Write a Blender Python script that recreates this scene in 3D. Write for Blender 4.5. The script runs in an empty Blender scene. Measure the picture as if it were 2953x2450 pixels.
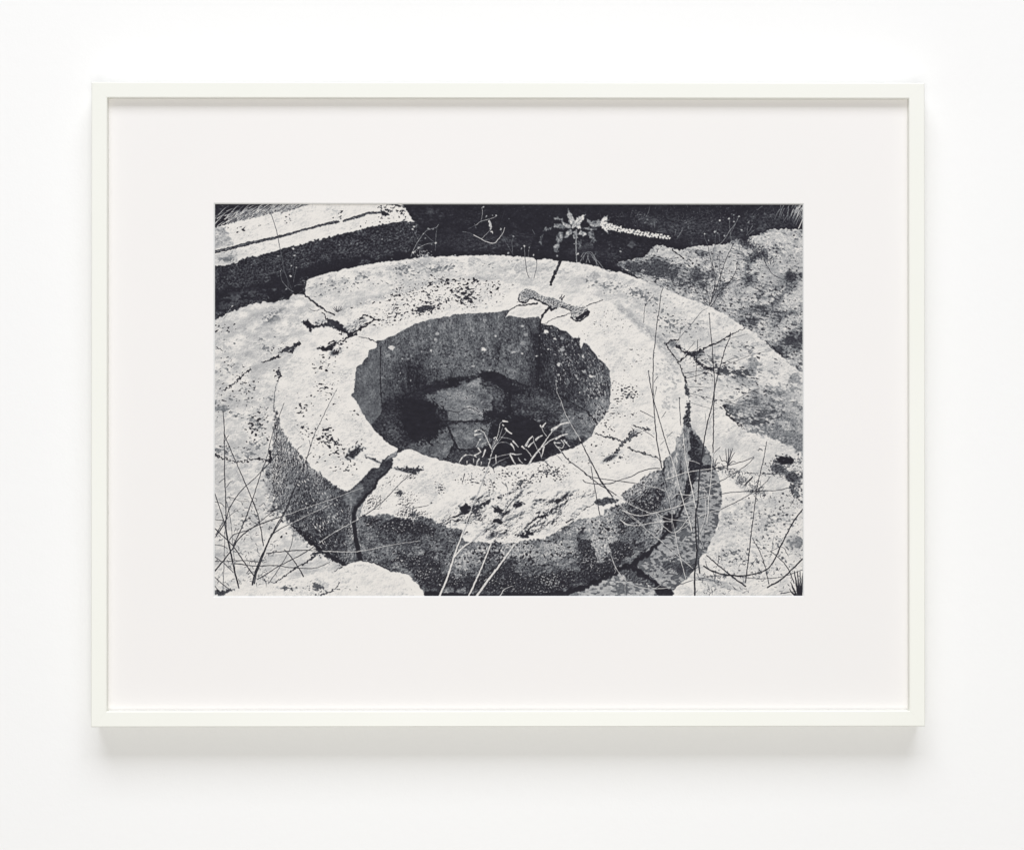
# A white-framed black-and-white photograph of an old stone well head, hanging on a white gallery wall.
import bpy, bmesh, math
import numpy as np

# ---------------------------------------------------------------- camera, world, lamps, exposure
sc = bpy.context.scene
S = 1.0/2406.0                       # metres per picture pixel at the front face of the frame
DEPTH = .036                         # how far the frame stands out from the wall
DIST = 2.2                           # camera to wall
CX, CY, CZ = 1476.5, 1225.0, 1.50
cam_d = bpy.data.cameras.new('camera'); cam = bpy.data.objects.new('camera', cam_d)
sc.collection.objects.link(cam); sc.camera = cam
cam_d.sensor_width = 36.0
cam_d.lens = 36.0*(DIST-DEPTH)/(2953*S)
cam_d.clip_start = .05; cam_d.clip_end = 100
YAW, PITCH = math.radians(-.33), math.radians(.2)
cam.location = (0, -DIST, CZ)
cam.rotation_euler = (math.radians(90)+PITCH, 0, YAW)
cam_d.shift_x = math.tan(YAW)*cam_d.lens/36.0
cam_d.shift_y = -math.tan(PITCH)*cam_d.lens/36.0

w = bpy.data.worlds.new("World"); sc.world = w; w.use_nodes = True
w.node_tree.nodes['Background'].inputs[0].default_value = (1.0, .982, .95, 1)
w.node_tree.nodes['Background'].inputs[1].default_value = .31
def area(name, loc, rot, sx, sy, power, col):
    d = bpy.data.lights.new(name, 'AREA'); d.shape = 'RECTANGLE'; d.size = sx; d.size_y = sy
    d.energy = power; d.color = col
    o = bpy.data.objects.new(name, d); o.location = loc; o.rotation_euler = rot
    sc.collection.objects.link(o)
# the long softbox overhead, in front of the wall, and an added fill lamp behind the camera, standing in for light bounced round the room
area('ceiling_softbox', (0, -3.8, CZ+6.0), (math.radians(23), 0, 0), 6.4, 3.05, 425, (.965, .99, 1.06))
area('room_fill', (0, -4.6, CZ-1.1), (math.radians(100), 0, 0), 2.4, 2.4, 104, (1.0, .982, .95))
sc.view_settings.view_transform = 'Standard'; sc.view_settings.look = 'None'
sc.view_settings.exposure = 0; sc.view_settings.gamma = 1
sc.cycles.use_denoising = True
sc.cycles.max_bounces = 8; sc.cycles.diffuse_bounces = 6

def X(px, dist): return (px-CX)*S*dist/(DIST-DEPTH)
def Z(py, dist): return CZ+(CY-py)*S*dist/(DIST-DEPTH)

# ---------------------------------------------------------------- helpers
def material(name, col, rough=.6, spec=.3):
    m = bpy.data.materials.new(name); m.use_nodes = True
    b = m.node_tree.nodes['Principled BSDF']
    b.inputs['Base Color'].default_value = (*col, 1); b.inputs['Roughness'].default_value = rough
    b.inputs['Specular IOR Level'].default_value = spec
    return m, m.node_tree, b
def node(nt, t, **kw):
    n = nt.nodes.new(t)
    for k, v in kw.items():
        if k in n.inputs: n.inputs[k].default_value = v
        else: setattr(n, k, v)
    return n
def noise_bump(nt, b, layers, dist=.001):
    """stack of noise bumps: (scale, detail, strength, distance)"""
    co = node(nt, 'ShaderNodeTexCoord'); prev = None
    for sc_, det, st, ds in layers:
        t = node(nt, 'ShaderNodeTexNoise', Scale=sc_, Detail=det, Roughness=.55)
        nt.links.new(co.outputs['Object'], t.inputs['Vector'])
        u = node(nt, 'ShaderNodeBump', Strength=st, Distance=ds)
        nt.links.new(t.outputs['Fac'], u.inputs['Height'])
        if prev: nt.links.new(prev.outputs['Normal'], u.inputs['Normal'])
        prev = u
    nt.links.new(prev.outputs['Normal'], b.inputs['Normal'])
def tint(nt, b, c0, c1, scale, detail=3):
    co = node(nt, 'ShaderNodeTexCoord'); t = node(nt, 'ShaderNodeTexNoise', Scale=scale, Detail=detail)
    nt.links.new(co.outputs['Object'], t.inputs['Vector'])
    r = node(nt, 'ShaderNodeValToRGB'); r.color_ramp.elements[0].position = .3; r.color_ramp.elements[1].position = .7
    r.color_ramp.elements[0].color = (*c0, 1); r.color_ramp.elements[1].color = (*c1, 1)
    nt.links.new(t.outputs['Fac'], r.inputs['Fac']); nt.links.new(r.outputs['Color'], b.inputs['Base Color'])
def obj(name, verts, faces, mat, parent=None, smooth=False):
    me = bpy.data.meshes.new(name); me.from_pydata(verts, [], faces); me.update()
    me.materials.append(mat)
    o = bpy.data.objects.new(name, me); sc.collection.objects.link(o)
    if parent: o.parent = parent
    if smooth:
        for p in me.polygons: p.use_smooth = True
    return o

# ---------------------------------------------------------------- the wall
mw, nt, b = material('wall_paint', (.86, .86, .855), .75, .25)
tint(nt, b, (.870, .868, .856), (.856, .854, .844), 1.3)
noise_bump(nt, b, [(330, 3, .16, .0006), (90, 4, .16, .001), (9, 3, .05, .004)])
wv = [(-3.2, 0, 0), (3.2, 0, 0), (3.2, 0, 3.2), (-3.2, 0, 3.2), (-3.2, .12, 0), (3.2, .12, 0), (3.2, .12, 3.2), (-3.2, .12, 3.2)]
wall = obj('wall', wv, [(0,1,2,3), (5,4,7,6), (4,0,3,7), (1,5,6,2), (3,2,6,7), (4,5,1,0)], mw)
wall['kind'] = 'structure'
# ---------------------------------------------------------------- the printed picture
# Painted in code: polygons, brush strokes and noise, in a plane measured in the print's own units.
PX0, PY0, PX1, PY1 = 620.5, 588.5, 2315.5, 1717.0
PS = 0.8
IW, IH = int((PX1-PX0)*PS), int((PY1-PY0)*PS)
K = 600/2090.0
ORG = {'A':(619,587),'B':(1167,587),'C':(1719,587),'D':(619,900),'E':(1167,900),'F':(1719,900),'G':(619,1220),'H':(1167,1220),'I':(1719,1220)}
def pts(s):
    """'A x,y x,y B x,y' -> array of picture points (tile letters switch the origin)"""
    out = []; o = None
    for t in s.split():
        if t in ORG: o = ORG[t]; continue
        x, y = t.split(',')
        out.append((o[0]+float(x)*K, o[1]+float(y)*K))
    a = np.array(out)
    return (a - (PX0, PY0))*PS
YY, XX = np.mgrid[0:IH, 0:IW].astype(np.float32)
_nc = {}
_FY = np.fft.fftfreq(IH)[:, None].astype(np.float32); _FX = np.fft.rfftfreq(IW)[None, :].astype(np.float32)
def N(scale, octs=3, stretch=1.0, ang=0.0, seed=1, gain=.55):
    """organic noise of a given grain: white noise shaped in frequency, unit variance"""
    k = (scale, octs, stretch, ang, seed, gain)
    if k in _nc: return _nc[k]
    ca, sa = math.cos(math.radians(ang)), math.sin(math.radians(ang))
    s = scale*PS
    f = np.hypot((_FX*ca+_FY*sa)*s*stretch, (-_FX*sa+_FY*ca)*s)/.42 + 1e-6
    A = np.where(f < 1, f**.35, f**(-1+math.log2(gain)))*np.exp(-(f/2.0**(octs-.3))**2)
    w = np.random.RandomState(seed*7+3).randn(IH, IW)
    o = np.fft.irfft2(np.fft.rfft2(w)*A, s=(IH, IW)).astype(np.float32)
    o -= o.mean(); o /= o.std()+1e-6
    _nc[k] = o
    return o
def emboss(h, dx=-1, dy=-1):
    e = h - np.roll(h, (-dy, -dx), (0, 1))
    return e/(e.std()+1e-6)
def blur(a, n=1):
    for _ in range(n):
        b = np.pad(a, 1, mode='edge')
        a = (b[:-2]+2*b[1:-1]+b[2:])/4
        a = (a[:,:-2]+2*a[:,1:-1]+a[:,2:])/4
    return a
def softblur(a, r):
    """large soft blur by box sums"""
    r = max(1, int(r*PS))
    for ax in (0, 1):
        for _ in range(2):
            p = [(0,0),(0,0)]; p[ax] = (r+1, r)
            c = np.cumsum(np.pad(a, p, mode='edge'), axis=ax, dtype=np.float64)
            n = a.shape[ax]
            hi = np.take(c, np.arange(2*r+1, 2*r+1+n), axis=ax); lo = np.take(c, np.arange(0, n), axis=ax)
            a = ((hi-lo)/(2*r+1)).astype(np.float32)
    return a
WX = {}
def warp(amp, scale, seed):
    k = (scale, seed)
    if k not in WX: WX[k] = (N(scale, 3, 1, 0, seed+100), N(scale, 3, 1, 0, seed+200))
    a, b = WX[k]
    return a*amp*PS, b*amp*PS
def poly(s, rough=1.2, rs=7, seed=1, soft=1):
    p = pts(s) if isinstance(s, str) else s
    m = np.zeros((IH, IW), np.float32)
    pad = int(rough*4)+3
    x0 = max(0, int(p[:,0].min())-pad); x1 = min(IW, int(p[:,0].max())+pad)
    y0 = max(0, int(p[:,1].min())-pad); y1 = min(IH, int(p[:,1].max())+pad)
    if x1 <= x0 or y1 <= y0: return m
    X = XX[y0:y1, x0:x1]; Y = YY[y0:y1, x0:x1]
    if rough:
        a, b = warp(rough, rs, seed)
        X = X + a[y0:y1, x0:x1]; Y = Y + b[y0:y1, x0:x1]
    ins = np.zeros(X.shape, bool)
    q = np.roll(p, -1, 0)
    for (ax, ay), (bx, by) in zip(p, q):
        if ay == by: continue
        c = (Y < ay) != (Y < by)
        if not c.any(): continue
        ins ^= c & (X < (bx-ax)*(Y-ay)/(by-ay)+ax)
    m[y0:y1, x0:x1] = ins
    if soft: m[y0:y1, x0:x1] = blur(m[y0:y1, x0:x1], soft)
    return m
def cr(p, n=5):
    """Catmull-Rom through points (rows may carry width)"""
    if len(p) < 3: return p
    e = np.vstack([2*p[0]-p[1], p, 2*p[-1]-p[-2]])
    t = np.linspace(0, 1, n, endpoint=False)[:, None]; out = []
    for i in range(1, len(e)-2):
        a, b, c, d = e[i-1], e[i], e[i+1], e[i+2]
        out.append(.5*((2*b)+(c-a)*t+(2*a-5*b+4*c-d)*t*t+(3*b-a-3*c+d)*t**3))
    out.append(e[-2][None])
    return np.vstack(out)
def line(m, p, w0, w1, rough=0.0, rs=6, seed=3, n=5):
    """max-blend a tapered stroke into mask m; p are points, widths in print units"""
    p = cr(p, n); L = len(p)
    r = np.linspace(w0, w1, L)*PS*.5
    wa = warp(rough, rs, seed) if rough else None
    for i in range(L-1):
        (ax, ay), (bx, by) = p[i], p[i+1]
        pad = max(r[i], r[i+1])+2+rough*3
        x0 = max(0, int(min(ax,bx)-pad)); x1 = min(IW, int(max(ax,bx)+pad)+1)
        y0 = max(0, int(min(ay,by)-pad)); y1 = min(IH, int(max(ay,by)+pad)+1)
        if x1 <= x0 or y1 <= y0: continue
        X = XX[y0:y1, x0:x1]; Y = YY[y0:y1, x0:x1]
        if rough: X = X+wa[0][y0:y1, x0:x1]; Y = Y+wa[1][y0:y1, x0:x1]
        dx, dy = bx-ax, by-ay; l2 = dx*dx+dy*dy+1e-9
        t = np.clip(((X-ax)*dx+(Y-ay)*dy)/l2, 0, 1)
        d = np.hypot(X-ax-t*dx, Y-ay-t*dy)
        rr = r[i]+(r[i+1]-r[i])*t
        c = np.clip(rr-d+.5, 0, 1)*np.minimum(1, rr*2+.15)
        np.maximum(m[y0:y1, x0:x1], c, out=m[y0:y1, x0:x1])
    return m
def dens(s):
    """'A x,y,rx,ry,ang,strength ...' soft elliptical density map"""
    D = np.zeros((IH, IW), np.float32); o = None
    for t in s.split():
        if t in ORG: o = ORG[t]; continue
        v = [float(a) for a in t.split(',')]
        x = (o[0]+v[0]*K-PX0)*PS; y = (o[1]+v[1]*K-PY0)*PS; rx = v[2]*K*PS; ry = v[3]*K*PS
        a = math.radians(v[4]); R = max(rx, ry)*2.3
        x0 = max(0, int(x-R)); x1 = min(IW, int(x+R)+1); y0 = max(0, int(y-R)); y1 = min(IH, int(y+R)+1)
        if x1 <= x0 or y1 <= y0: continue
        X = XX[y0:y1, x0:x1]-x; Y = YY[y0:y1, x0:x1]-y
        u = (X*math.cos(a)+Y*math.sin(a))/rx; w = (-X*math.sin(a)+Y*math.cos(a))/ry
        D[y0:y1, x0:x1] += v[5]*np.exp(-(u*u+w*w)**1.3)
    return D
def Q(d):
    """threshold on unit-normal noise that leaves a share d above it"""
    d = np.clip(d, 1e-4, .9999); t = np.log(d/(1-d))
    return -t*.58
def speck(D, n, soft=.25):
    soft = soft*1.7
    return np.clip((n-Q(D*np.exp(.55*N(34, 4, 1.4, -10, 91)-.15)))/soft, 0, 1)*(D > .004)
def patch(s, n, k=.16, t=.42, a=.20):
    """like dens but with an uneven, fairly crisp border"""
    D = dens(s) if isinstance(s, str) else s
    return np.clip((D-t+a*n*np.clip(2-2*D, .2, 1))/k, 0, 1)*(D > .01)
IMG = None
def mix(m, v, k=1.0):
    global IMG
    m = m*k
    if np.isscalar(v) and .11 < v < .93: v = v+.055*N(4.5, 4, 1.4, 20, 301, .75)*min(1, 2.2*v)
    IMG = IMG*(1-m)+v*m
def paint_print():
    global IMG
    rnd = np.random.RandomState(5)
    IMG = np.full((IH, IW), .09, np.float32)
    g1 = N(1.9, 2, 1, 0, 11); g3 = N(4, 4, 1.3, 0, 12, .75); g6 = N(9, 4, 1.6, 0, 13, .7); g14 = N(14, 4, 1.8, -5, 14)
    g40 = N(40, 4, 1.6, -8, 15); sp = N(5.0, 3, 1.45, -8, 16, .6); spR = N(5.2, 3, 1.5, 18, 17, .6)
    bl = N(8, 4, 1.8, -6, 18, .55); blR = N(7, 4, 1.8, 14, 19, .55); v5 = N(3.4, 3, 2.2, 78, 20)
    e3 = emboss(N(4, 4, 1.2, 0, 21)); e8 = emboss(N(11, 5, 1.5, -20, 22, .62)); ed = emboss(N(11, 5, 1.6, -32, 23, .72)); ef = emboss(N(22, 6, 1.5, -20, 26, .72))
    eW = emboss(N(5, 4, 1.7, 72, 24, .7)); eR = emboss(N(5, 4, 1.6, 80, 25, .7), -1, 0)
    cl = np.exp(.35*N(30, 4, 1.5, 5, 92)); e3 = e3*np.clip(cl,.4,1.8)*.9; eW = eW*np.clip(cl,.5,1.8)*.9
    vein = np.clip(1-np.abs(N(26, 4, 1.5, 20, 93, .6))/.07, 0, 1); veinb = np.clip(1-np.abs(N(15, 4, 1.3, -30, 94, .6))/.08, 0, 1)*(N(40,2,1,0,95) > .2)
    one = np.ones((IH, IW), np.float32)
    light = .93+.018*g40+.012*g6+.008*g1
    # ---- dark soil behind
    mix(one, .10+.018*g6+.012*g3)
    mix(dens("B 750,400,420,90,4,1 B 1150,330,200,80,10,.5 C 300,420,300,80,10,.7 C 700,200,300,100,5,.6 C 1150,330,350,90,5,1 C 1600,200,350,90,0,.8 B 200,120,300,120,0,.45 B 1900,450,300,100,10,.5 C 100,560,200,60,0,.7")*speck(one*.45, N(5,5,2.0,8,31,.8), 1.4), .42, .8)
    mix(dens("C 700,200,900,220,0,1 B 900,120,600,160,0,.35 C 1500,120,600,100,0,.6")*speck(one*.12, N(3,4,2.0,-15,32,.8), 1.0), .52, .75); mix(dens('C 1100,250,700,150,5,1 C 1900,150,300,120,0,.9 B 700,380,500,90,0,.8 B 1900,500,250,60,0,.8'), .24+.08*N(4,5,1.8,10,412,.8), .6)
    # ---- grass corner, upper left
    m = np.zeros((IH, IW), np.float32)
    for i in range(330):
        t = rnd.rand(); x = 60+t*840+rnd.randn()*70; y = 175-t*150+rnd.randn()*(38 if t < .6 else 24)
        a = math.radians(-(14+rnd.rand()*30)); L = 40+rnd.rand()*110; c = (rnd.rand()-.5)*28
        q = np.array([(x, y), (x+L*.5*math.cos(a)+c*.4, y+L*.5*math.sin(a)-abs(c)), (x+L*math.cos(a), y+L*math.sin(a))])
        line(m, ((q*K)+(619-PX0, 587-PY0))*PS, .9+rnd.rand()*1.5, .5)
    mix(m, .9, .88)
    m = np.zeros((IH, IW), np.float32)
    for i in range(60):
        x = rnd.rand()*900; y = rnd.rand()*200; a = rnd.rand()*3.1; L = 20+rnd.rand()*60
        q = np.array([(x, y), (x+L*math.cos(a), y-L*math.sin(a))])
        line(m, ((q*K)+(619-PX0, 587-PY0))*PS, 1.1, .4)
    mix(m, .5, .8)
    # ---- left ground stones
    mix(poly("A -60,1190 0,1165 100,1108 200,1070 300,1030 400,1000 470,985 560,985 650,975 740,958 760,930 790,910 870,905 910,920 1010,1000 1140,1080 1300,1330 G 1300,1500 -60,1800", 1.2), light-.035+.03*g14)
    mix(poly("A 0,1165 100,1108 300,1030 470,985 740,958 700,900 500,900 200,960 0,1010", 2), .20+.07*g3+.04*g6)
    # ---- long block upper left
    face = "A -40,622 60,620 130,610 200,595 240,575 300,550 350,535 430,530 490,500 560,490 650,460 700,440 780,430 900,400 1000,370 1100,345 1200,325 1300,295 1400,275 1560,235 1700,205 1800,190 1870,178 1940,180 1998,180 2045,215 2075,330 2120,560 1900,555 1600,590 1300,650 1000,730 925,765 900,880 700,930 300,985 -40,1100"
    mix(poly(face, 1.3, 9), .175+.065*g3+.03*g14+.03*e3)
    mix(poly("A -40,900 300,830 640,730 900,650 1300,560 1700,500 2100,470 2120,560 1900,555 1600,590 1300,650 1000,730 925,765 900,880 700,930 300,985 -40,1060", 8, 30, soft=6), .10+.018*g3)
    mix(dens("A 250,930,380,50,-10,.9 A 700,860,160,40,0,.6 A 200,1020,230,50,-12,.8")*speck(one*.4, g6, .8), .34, .8)
    mix(dens("A 900,500,950,150,-14,1 A 200,760,260,120,-10,.7")*speck(one*.10, N(3.5,4,1.3,0,33,.8), .7), .42, .6)
    mix(poly("A -40,252 0,242 180,195 350,150 560,100 620,85 690,92 760,68 850,42 950,8 1000,-30 1870,-30 1880,0 1915,50 1945,100 1975,150 1998,180 1940,180 1870,178 1800,190 1700,205 1560,235 1400,275 1300,295 1200,325 1100,345 1000,370 900,400 780,430 700,440 650,460 560,490 490,500 430,530 350,535 300,550 240,575 200,595 130,610 60,620 -40,622", 1.3, 6), .95+.008*g6)
    mix(poly("A -40,240 90,235 135,290 150,350 200,405 100,440 -40,470", 2.5, 9, soft=2), .74+.05*g3+.05*g14)
    mix(poly("A -40,490 215,460 195,500 240,572 150,600 -40,622", 2.5, 9, soft=2), .88+.02*g3)
    mix(dens("A 120,560,120,30,0,.6 A 150,500,90,30,0,.5 A 120,400,100,30,-10,.25 A 750,140,50,50,0,.16 A 1830,50,110,50,10,.75 A 1700,60,70,30,10,.55 A 1880,90,50,30,0,.6 A 1000,60,800,60,0,.02 A 300,240,200,70,0,.03 A 1600,200,200,20,-10,.12")*1.0*speck(dens("A 120,560,150,50,0,.45 A 150,500,90,40,0,.4 A 120,400,100,30,-10,.3 A 750,140,50,50,0,.3 A 1240,140,40,50,30,.4 A 1830,50,110,60,10,.6 A 1700,60,70,50,10,.55 A 1880,90,50,30,0,.5 A 1550,40,30,30,0,.3 A 1800,150,150,30,0,.25")+.01, sp, .3), .22, 1)
    mix(speck(dens("A 750,140,60,60,0,.25 A 1240,140,45,55,30,.4 A 1830,50,120,60,10,.5 A 1700,60,70,50,10,.5 A 1800,150,150,30,0,.2 A 1560,190,200,20,-15,.25 A 300,250,280,60,-10,.04")+.0, sp, .3), .25, .9)
    gr = poly("A -40,480 0,472 150,440 300,395 450,365 640,325 750,295 870,262 1000,225 1150,185 1240,172 1255,180 1240,190 1150,210 1030,240 900,270 770,305 640,340 500,370 370,400 250,430 120,465 0,497 -40,505", 1, 5)
    gr = np.maximum(gr, poly("A 1292,165 1400,130 1500,100 1530,85 1600,80 1665,85 1660,98 1600,102 1530,105 1500,125 1420,150 1300,180", .8, 5))
    mg = np.zeros((IH, IW), np.float32); line(mg, pts('A 0,480 150,452 300,412 450,380 640,334 750,305 870,268 1000,236 1150,200 1245,182'), 8, 5, .8, 9); line(mg, pts('A 1295,172 1400,142 1500,112 1560,95 1665,92'), 6, 4, .8, 9)
    gr = np.maximum(gr, mg); mix(gr, .33+.09*g3)
    m = np.zeros((IH, IW), np.float32)
    line(m, pts("A 0,472 150,440 300,395 450,365 640,325 750,295 870,262 1000,225 1150,185 1240,172"), 1.6, 1.2, .8)
    line(m, pts("A 0,495 120,468 250,433 370,402"), 3, 1.5, .8); line(m, pts("A 1292,165 1400,130 1500,100 1530,85 1665,82"), 1.8, 1.5, .6)
    mix(m, .13, .9)
    mix(poly("A 1670,72 1740,88 1752,110 1715,130 1680,112", 1), .16)
    # ---- ground on the right: light base, gravel and lichened rock
    mix(poly("C 190,600 250,580 480,540 560,480 600,410 700,430 820,465 960,430 1150,415 1300,395 1430,355 1500,370 1560,330 1700,290 1740,250 1830,262 1950,255 2120,265 2120,1760 I 2120,1800 300,1800 300,1450 900,20 F 900,640 C 700,1400 430,750", 1.8, 8), light-.03)
    grav = poly("C 190,600 250,580 480,540 600,410 700,430 820,465 960,430 1150,415 1300,395 1430,355 1500,370 1560,330 1700,290 1740,250 1830,262 1950,255 2120,265 2120,1720 1950,1610 1850,1510 1790,1470 1730,1420 1680,1370 1600,1300 1550,1260 1495,1240 1400,1180 1310,1120 1200,1060 1070,1000 1000,970 900,950 850,920 740,875 680,845 560,810 430,750", 1.6, 7)
    gn = N(4.6, 4, 1.7, 12, 41, .72); gn2 = N(8, 5, 1.8, 22, 42, .75)
    dg = .31+dens("C 800,800,500,170,22,.16 C 350,700,260,90,25,.3 C 500,620,420,90,5,.15 C 700,700,400,170,12,.42 C 900,830,250,120,20,.2 C 450,680,260,80,20,.2 C 1150,620,200,140,10,.2 C 1500,950,450,250,20,.12 C 1950,1330,180,110,10,.5 C 1600,1200,150,50,35,.35 C 1850,1500,200,70,35,.3 C 1000,420,260,50,0,-.3 C 1250,420,200,80,-5,-.25 C 1900,330,200,70,10,-.2 C 1900,500,200,160,0,-.16 C 350,600,120,40,0,-.35 C 680,510,110,40,10,-.38 C 1700,1000,400,300,0,.06")
    mix(grav, .79+.05*g6+.03*g3, .85); mix(grav*patch('C 700,660,450,130,8,.8 C 950,830,300,110,20,.7 C 350,640,170,60,20,.7 C 1550,950,350,180,20,.45', N(20,5,1.8,15,501,.7), .6), .58+.06*g6+.04*g3, .75)
    mix(grav*speck(np.clip(dg*1.5+.22, .02, .97), N(4,5,1.7,10,43,.8), 1.6), .62+.05*g3, .8)
    mix(grav*speck(np.clip(dg*1.35+.1, .02, .97), gn2, 1.2), .50+.05*g3, .85)
    mix(grav*speck(np.clip(dg*.85-.02, .01, .97), gn, .6), .26+.05*g3, .92)
    mix(dens("C 1640,470,60,60,40,.9 C 1740,560,60,30,40,.8 C 1530,400,70,45,30,.8 C 1950,720,50,35,35,.7 C 1840,650,45,25,30,.6 C 1480,330,60,30,20,.8 C 560,560,20,20,0,0 C 1980,1350,130,50,0,.5")*speck(one*.7, e3, .7), .17, 1)
    mix(dens("C 1850,740,90,50,30,.9 C 1740,640,60,30,30,.7"), .55, .8)
    # lower right rock of the ground
    fl = poly("C 1495,1240 1550,1260 1600,1300 1680,1370 1730,1420 1790,1470 1850,1510 1950,1610 2120,1720 I 2120,1800 300,1800 300,1450 900,20 F 870,600 820,480 960,420", 1.4)
    mix(fl*speck(dens("F 1300,560,420,180,12,.42 F 1050,440,180,70,20,.4 F 1650,750,420,160,15,.3 F 1700,1000,420,130,15,.45 F 1050,680,160,80,0,.25 F 1950,900,160,200,0,.3 F 1500,350,300,120,20,.28 F 1850,600,300,120,20,.2")+.03, N(8,5,1.9,14,44,.68), .9), .56, .8)
    mix(fl*speck(dens("F 1200,540,250,90,12,.5 F 1000,430,100,60,20,.5 F 1450,620,230,60,14,.4 F 1650,850,300,80,18,.42 F 1500,1080,260,70,28,.4 F 1900,1000,150,100,25,.3 F 1550,380,300,60,20,.2 F 1100,680,90,50,0,.4 F 1000,820,150,60,8,.3 F 1450,900,200,60,0,.35")+.01, N(5,4,2.1,14,45,.65), .5), .27, .9)
    gv = poly("F 1290,900 1400,890 1560,800 1650,780 1750,850 1900,900 2120,950 2120,1450 1980,1360 1850,1290 1700,1270 1600,1230 1500,1190 1400,1110 1320,1040 1285,960", 4, 20, soft=3)
    mix(gv, .60+.07*g3+.07*g14+.03*g1, .82)
    mix(gv*speck(dens("F 1600,850,250,60,5,.5 F 1350,980,90,80,40,.6 F 1650,1100,230,60,10,.45 F 1950,1300,180,110,40,.5 F 1750,1000,150,80,0,.4")+.05, N(6,5,2,10,46,.65), .6), .30, .85)
    mix(poly("F 1480,1180 1700,1140 1900,1160 2120,1200 2120,1450 2000,1400 1900,1310 1800,1250 1650,1230", 4, 15, soft=3), .50+.06*g3+.03*g1, .8)
    mix(fl*dens("F 1860,820,130,40,0,.8 F 1520,540,60,30,20,.6 F 1500,690,100,45,15,.6"), .45+.08*g3, .8)
    # lichen on the pale flat rock lower right
    mix(poly("F 950,1000 1285,960 1500,1190 1850,1290 1850,1450 2120,1560 I 2120,1800 1000,1800 1000,0", 3), light-.01)
    mix(speck(dens("I 1500,100,350,120,10,.32 I 1500,950,500,300,0,.42 I 1900,750,250,150,0,.2 I 1700,1200,400,300,0,.42 I 1300,1450,300,200,0,.35 I 1500,600,300,80,0,.08"), blR, .5), .81, .9)
    mix(speck(dens("I 1800,800,260,120,0,.10 I 1550,1000,300,120,0,.13 I 1900,1000,200,150,0,.16 I 1700,1300,350,180,0,.18 I 2000,1180,90,90,0,.55 I 1400,1350,250,60,0,.2 I 1650,240,70,30,10,.35 I 1550,1500,300,60,0,.2"), spR, .3), .42, .85)
    mix(dens("I 1980,1180,90,80,0,.8"), .62+.06*g3, .7)
    # crack, hole and weeds lower right
    mix(poly("I 1200,440 1300,470 1450,495 1600,500 1740,500 1780,330 1850,320 2000,330 2120,350 2120,800 2020,770 1960,660 1970,590 1900,550 1740,540 1600,520 1400,530 1200,470", 4, 12)*speck(one*.6, N(9,5,1.4,30,84,.8), 1), .34+.08*g3)
    mix(poly("I 1810,350 1850,330 1950,335 2000,355 1980,400 1900,415 1840,400", 1.5), .07)
    mix(patch("I 1800,450,90,60,0,.9 I 2000,550,70,80,40,.9 I 2010,700,60,90,0,.9 I 1250,450,60,20,0,1 I 1900,480,120,50,30,.8 I 1600,500,260,12,2,.8", N(5,5,1.3,20,85,.85), .5, .5, .45), .22+.07*g3, .85)
    mix(poly("I 1230,480 1320,490 1700,530 1740,530 1850,550 1950,590 1960,660 1850,760 1500,760 1250,700", 3), light)
    mix(speck(dens("I 1800,760,250,60,0,.1 I 1400,770,200,40,0,.07 I 1900,850,200,80,0,.12"), spR, .3), .35, .85)
    # ---- paving ring behind the well (one pale field, then its marks)
    mix(poly("A 930,765 1000,735 1150,690 1300,655 1450,625 1600,595 1750,578 1900,560 2090,535 B 200,535 400,525 650,517 850,515 1000,520 1150,530 1280,540 1325,560 1370,550 1480,560 1565,575 1600,573 1700,585 1850,610 1950,635 2000,655 2090,672 C 100,672 250,690 330,715 430,750 560,810 680,845 740,875 850,920 900,950 1000,970 1070,1000 1130,1030 1200,1060 1260,1095 1310,1120 1400,1180 1495,1240 1300,1330 1150,1410 960,1500 820,1580 F 870,700 500,1600 G 1400,700 A 1180,1500 960,1290 1140,1085 1010,990 915,915 910,850", 1.0, 8), light)
    mix(poly("D 900,400 1630,300 1900,1000 E 1000,900 2000,500 2090,400 F 500,0 700,400 820,490 880,640 910,760 945,900 950,1200 935,1500 I 930,400 800,900 300,1300 H 1500,1500 300,1500 G 1500,1300 1300,1380 900,1100 650,800 583,440 587,0 D 597,940 600,860 612,750 632,690 665,590 690,530 730,470 790,400 850,300 960,285 1080,130", .8), light)
    # stains on the paving ring
    mix(speck(dens("A 1500,720,560,75,-13,.55 A 1900,680,330,75,-6,.55 B 350,620,330,75,0,.5 B 900,600,430,60,4,.45 A 1050,900,180,80,20,.42 B 1250,630,250,60,6,.35 B 1650,700,200,70,10,.3 B 1950,760,250,90,20,.4 C 250,800,260,80,14,.45 C 480,870,220,60,20,.4 C 900,1180,500,160,35,.22 C 1200,1180,250,120,35,.18"), bl, .7), .79, .8)
    mix(speck(dens("A 1900,660,110,60,0,.45 B 380,640,160,40,0,.5 B 60,700,80,50,0,.4 A 1050,870,100,60,20,.35 B 1080,570,90,20,0,.4 B 830,640,60,50,0,.35 B 1970,820,180,50,20,.35 C 250,850,160,60,20,.45 C 430,900,170,50,20,.4 A 1350,770,250,60,-10,.13 C 700,850,40,20,0,0"), sp, .35), .50, .85)
    mix(speck(dens("C 700,1100,330,140,35,.16 C 850,1250,200,80,35,.18 A 1400,800,280,60,-8,.13 A 1800,780,200,30,-5,.12"), N(4.6,3,1.6,5,47,.5), .25), .46, .85)
    mix(dens("A 1500,1000,260,22,-15,.7 A 1900,880,260,30,-12,.8 B 200,800,260,22,-4,.5 B 700,740,260,18,3,.4"), .80, .8)
    m = np.zeros((IH, IW), np.float32)
    line(m, pts("A 1160,1150 1300,1060 1500,985 1750,905 2000,850 B 250,805 500,770 800,765"), 10, 9, 1.5, 12); mix(softblur(m, 7), .79, .75)
    m = np.zeros((IH, IW), np.float32)
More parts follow.
